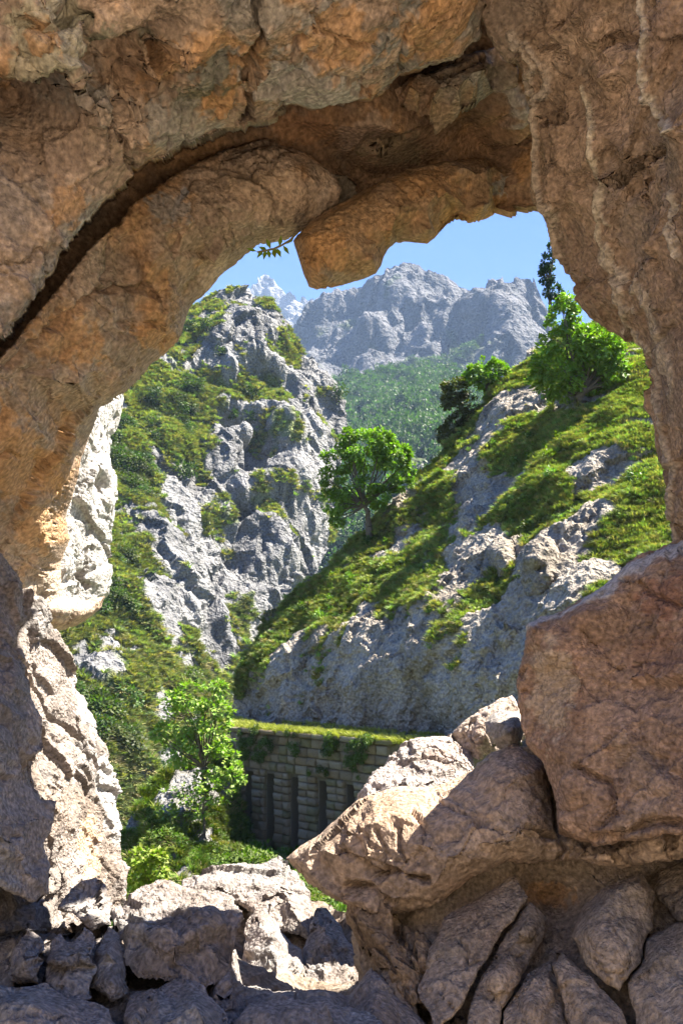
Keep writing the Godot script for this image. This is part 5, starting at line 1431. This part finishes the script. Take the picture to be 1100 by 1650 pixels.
func build_plants() -> void:
	var green := Color(0.16, 0.25, 0.04)
	var bark := Color(0.10, 0.08, 0.06)
	tree("broadleaf_tree", [595, 858], [[588, 728, 44, 34], [548, 740, 30, 24], [634, 738, 30, 28], [570, 792, 44, 28], [645, 778, 22, 20], [540, 806, 22, 26], [612, 712, 30, 22], [562, 706, 18, 16], [545, 838, 14, 10], [612, 800, 26, 20], [524, 768, 12, 14], [656, 752, 12, 16]], 38.4, 0.15, 7.0, green, bark, 0.12, "round leafy green tree standing on the ridge of the grassy hillside", "", "tree", 0.45)
	tree("broadleaf_tree", [940, 668], [[920, 560, 50, 50], [960, 560, 42, 44], [900, 610, 46, 36], [950, 605, 46, 34], [990, 590, 26, 30], [905, 515, 30, 26], [880, 590, 26, 30], [915, 490, 20, 18], [985, 625, 30, 16]], 35.0, 0.17, 6.0, Color(0.18, 0.27, 0.045), bark, 0.20, "spreading bright green tree high on the hillside under the brown rock wall", "", "tree", 0.35)
	tree("broadleaf_tree", [788, 648], [[780, 596, 34, 20], [800, 600, 22, 20], [762, 604, 18, 16], [785, 615, 24, 14]], 41.8, 0.15, 7.0, green, bark, 0.07, "small bright green tree on the hillside crest next to an olive bush", "", "tree", 0.5)
	tree("olive_bush", [745, 716], [[735, 630, 26, 22], [748, 655, 20, 26], [722, 640, 16, 22], [730, 690, 20, 22], [715, 700, 12, 14], [750, 690, 16, 14]], 41.4, 0.14, 6.0, Color(0.075, 0.075, 0.03), bark, 0.05, "dark olive bush on the hillside crest beside the small green tree", "", "bush", 0.4)
	tree("mountain_pine", [884, 500], [[884, 420, 12, 18], [890, 400, 8, 14], [880, 445, 12, 14], [890, 470, 16, 20], [878, 430, 8, 8]], 44.0, 0.13, 7.0, Color(0.035, 0.06, 0.03), bark, 0.07, "dark slim pine showing behind the edge of the rock wall", "", "tree", 0.6)
	tree("young_tree", [332, 1265], [[315, 1120, 46, 24], [300, 1165, 40, 34], [345, 1150, 40, 28], [330, 1195, 50, 28], [355, 1230, 34, 30], [290, 1215, 28, 22], [335, 1255, 30, 18], [285, 1130, 26, 16], [262, 1180, 18, 16], [352, 1108, 16, 10]], 27.0, 0.13, 3.0, Color(0.19, 0.28, 0.055), bark, 0.07, "light green young tree growing beside the corner of the stone wall", "", "tree", 0.3)
	tree("gully_shrub", [330, 1325], [[300, 1285, 30, 20], [345, 1276, 36, 20], [378, 1250, 18, 26], [268, 1312, 22, 14], [320, 1306, 26, 12]], 26.4, 0.11, 2.6, Color(0.17, 0.25, 0.045), bark, 0.03, "low light green shrub under the young tree on the grassy bank", "", "shrub", 0.3)
	tree("leafy_shrub", [235, 1450], [[230, 1385, 22, 20], [245, 1405, 26, 18], [222, 1415, 18, 22], [256, 1380, 12, 10], [262, 1425, 18, 14]], 9.0, 0.05, 2.6, Color(0.2, 0.26, 0.04), Color(0.14, 0.12, 0.06), 0.012, "yellow-green shrub growing just outside the pale pillar", "", "shrub", 0.3)
	# countable shrubs of the hill across the gorge
	var rng := RandomNumberGenerator.new()
	rng.seed = 99
	var near_bush := [bush_mesh(rng, 260, 0.24, 1.0), bush_mesh(rng, 260, 0.24, 1.2), bush_mesh(rng, 220, 0.28, 0.85)]
	for e in [[297, 745, 26, 24, "large dark shrub alone on the middle of the green hill"], [335, 520, 16, 12, "dark shrub near the left shoulder of the hill's summit"], [310, 515, 14, 12, "dark shrub at the very left of the hill's skyline"], [372, 660, 14, 12, "dark shrub in the shaded gully of the hill"], [400, 660, 18, 14, "bright shrub at the edge of the hill's bare cliff"], [540, 632, 20, 14, "dark shrub at the right end of the hill's crest"], [352, 560, 16, 10, "low dark shrub below the rocks of the hill's summit"], [250, 700, 16, 12, "dark shrub in the grass of the hill's left flank"]]:
		var p := hill_point(e[0], e[1] + e[3])
		var k: float = e[2] * -p.z / FOCAL
		var root := thing("hill_shrub", p, e[4], "shrub")
		var o := obj("foliage", near_bush[rng.randi() % 3], tinted(Color(0.055, 0.085, 0.022)), root)
		o.scale = Vector3(k, k, k)
		o.rotation.y = rng.randf() * TAU
		var st := SurfaceTool.new()
		st.begin(Mesh.PRIMITIVE_TRIANGLES)
		tube(st, Vector3.DOWN * 0.4, Vector3.UP * k * 0.6, k * 0.07, k * 0.04, bark)
		obj("stem", st.commit(), M.bark, root)
	# cover of the hill: scrub and grass that nobody could count
	cover(hill_r, rng, near_bush, 1800, 0.88, 7.0, 0.6, 1.7, Color(0.062, 0.095, 0.024), "hill_scrub", "dark green scrub covering the hill across the gorge", "scrub")
	var tuft := [tuft_mesh(rng, 26, 0.10), tuft_mesh(rng, 22, 0.13)]
	grass(hill_r, rng, tuft[1], 40000, 0.48, 7.0, 0.45, 1.0, Color(0.28, 0.325, 0.12), "hill_grass", "green grass covering the hill across the gorge")
	grass(slope_r, rng, tuft[0], 40000, 0.47, 1.7, 0.12, 0.30, Color(0.25, 0.315, 0.11), "slope_grass", "yellow-green grass tufts covering the hillside above the path")
	grass(bank_r, rng, tuft[0], 14000, 0.40, 1.5, 0.16, 0.36, Color(0.16, 0.23, 0.04), "bank_grass", "green grass covering the bank below the stone wall")
	cover(slope_r, rng, near_bush, 170, 0.62, 1.7, 0.15, 0.45, Color(0.13, 0.20, 0.04), "slope_herbs", "leafy green herbs among the grass of the hillside above the path", "herbs")
	cover(bank_r, rng, near_bush, 260, 0.55, 1.5, 0.16, 0.5, Color(0.08, 0.14, 0.022), "bank_herbs", "leafy green herbs on the bank below the stone wall", "herbs")
	# grass along the path and hanging over the wall
	var tr: Array = []
	var co: Array = []
	for k in 3600:
		var t := rng.randf_range(-0.24, 1.3)
		var w := rng.randf_range(-0.08, 0.75) if rng.randf() < 0.62 else rng.randf_range(1.9, 3.0)
		var p := wall_at(t) + wall_back() * w
		var s := rng.randf_range(0.14, 0.28)
		tr.append(place(p + Vector3.DOWN * 0.02, Vector3(rng.randf_range(-.3, .3), 1, rng.randf_range(-.3, .3)).normalized(), rng.randf() * TAU, Vector3(s, s, s)))
		var e := rng.randf_range(0.7, 1.3)
		co.append(Color(0.40 * e, 0.42 * e, 0.10 * e))
	copies("path_grass", tuft[0], M.grass_blade, tr, co, "sunlit yellow-green grass along the edges of the path", "grass")
	tr = []
	co = []
	for k in 260:
		var s0 := rng.randf_range(-0.1, 6.2)
		var yy := -pow(rng.randf(), 1.6) * 3.6
		if fbm.get_noise_2d(s0 * 0.9, yy * 0.7 + 40.0) < 0.0 or yy < -1.15:
			continue
		var p := Vector3(-3.30, -0.55, -31.0) + Vector3(0.675, 0, 0.737) * s0 + Vector3.UP * yy - wall_back() * 0.14
		var s := rng.randf_range(0.08, 0.22)
		tr.append(place(p, (Vector3.UP * 0.5 - wall_back() + ball(rng) * 0.5).normalized(), rng.randf() * TAU, Vector3(s, s, s)))
		var e := rng.randf_range(0.6, 1.3)
		co.append(Color(0.085 * e, 0.13 * e, 0.03 * e))
	copies("wall_plants", near_bush[0], M.leaf, tr, co, "small plants and moss rooted in the joints of the stone wall", "wall plants")
	# the sprig hanging from the arch
	var at0 := at(470, 386, 3.05)
	var root := thing("leafy_twig", at0, "leafy green twig hanging from the rim of the arch against the sky", "twig")
	var st := SurfaceTool.new()
	st.begin(Mesh.PRIMITIVE_TRIANGLES)
	var stem := [[480, 374], [466, 388], [452, 396], [440, 401], [426, 404], [414, 406]]
	for k in stem.size() - 1:
		tube(st, at(stem[k][0], stem[k][1], 3.05) - at0, at(stem[k + 1][0], stem[k + 1][1], 3.05) - at0, 0.004, 0.003, Color(0.16, 0.13, 0.06), 5)
	obj("stem", st.commit(), M.bark, root)
	for e in [[414, 400, -1, 0.2], [424, 398, -0.6, -0.9], [428, 397, -0.2, -1.2], [432, 397, 0.2, -1.2], [436, 396, -0.4, 0.9], [440, 396, 0.3, -1.3], [444, 394, -0.1, -1.0], [446, 394, 0.5, -1.2], [450, 392, 0.2, 0.9], [456, 390, 0.5, -0.7], [462, 388, 0.6, 0.7], [430, 398, -0.8, 0.5]]:
		var l := Leaves.new()
		l.leaf(at(e[0], e[1] + 5, 3.05) - at0, Vector3(e[2], e[3], rng.randf_range(-0.4, 0.4)), Vector3(rng.randf_range(-.3, .3), 0.5, 0.9), 0.036, 0.017, Color(0.17, 0.22, 0.03))
		obj("leaf", leaves_mesh(l), M.leaf, root)

func tinted(c: Color) -> Material:
	var key := "tint_%s" % c.to_html()
	if not M.has(key):
		plain_material(key, c, 0.6, Color(0.7, 0.85, 0.35))
	return M[key]

func hill_point(px: float, py: float) -> Vector3:
	# where the sight line through a photograph point meets the hill
	var best := 1e9
	var out := Vector3.ZERO
	var v: PackedVector3Array = hill_r.v
	for k in range(0, int(hill_r.front), 3):
		var c := cam_basis.transposed() * (v[k] - EYE)
		var q := Vector2(550.0 + FOCAL * c.x / -c.z, 825.0 - FOCAL * c.y / -c.z)
		var d := q.distance_squared_to(Vector2(px, py))
		if d < best:
			best = d
			out = v[k]
	return out

func cover(r: Dictionary, rng: RandomNumberGenerator, meshes: Array, count: int, low: float, size: float, smin: float, smax: float, col: Color, called: String, label: String, category: String) -> void:
	var spots := scatter(r, rng, count, low, size, 300000, -0.2)
	var tr: Array = []
	var co: Array = []
	for s in spots:
		var k := rng.randf_range(smin, smax) * (0.6 + 0.4 * clampf(s[2], 0.0, 1.0))
		tr.append(place(s[0] - Vector3.UP * k * 0.15, (Vector3.UP + s[1] * 0.5).normalized(), rng.randf() * TAU, Vector3(k, k * rng.randf_range(0.7, 1.1), k)))
		var e := rng.randf_range(0.55, 1.4)
		var w := rng.randf_range(0.85, 1.3)
		co.append(Color(col.r * e * w, col.g * e, col.b * e))
	copies(called, meshes[rng.randi() % meshes.size()], M.leaf, tr, co, label, category)

func grass(r: Dictionary, rng: RandomNumberGenerator, mesh: Mesh, count: int, low: float, size: float, smin: float, smax: float, col: Color, called: String, label: String) -> void:
	var spots := scatter(r, rng, count, low, size, 400000, 0.0)
	var tr: Array = []
	var co: Array = []
	for s in spots:
		var k := rng.randf_range(smin, smax)
		var up: Vector3 = (Vector3.UP + s[1] * 0.55 + ball(rng) * 0.25).normalized()
		tr.append(place(s[0] - Vector3.UP * k * 0.08, up, rng.randf() * TAU, Vector3(k, k * rng.randf_range(0.6, 1.0), k)))
		var e := rng.randf_range(0.6, 1.35) * (1.0 + 0.35 * fbm.get_noise_3dv(s[0] / size))
		var w := rng.randf_range(0.75, 1.25)
		if rng.randf() < 0.16:
			co.append(Color(0.36 * e, 0.31 * e, 0.16 * e))   # dry straw among the green
		else:
			co.append(Color(col.r * e * w, col.g * e, col.b * e))
	copies(called, mesh, M.grass_blade, tr, co, label, "grass")
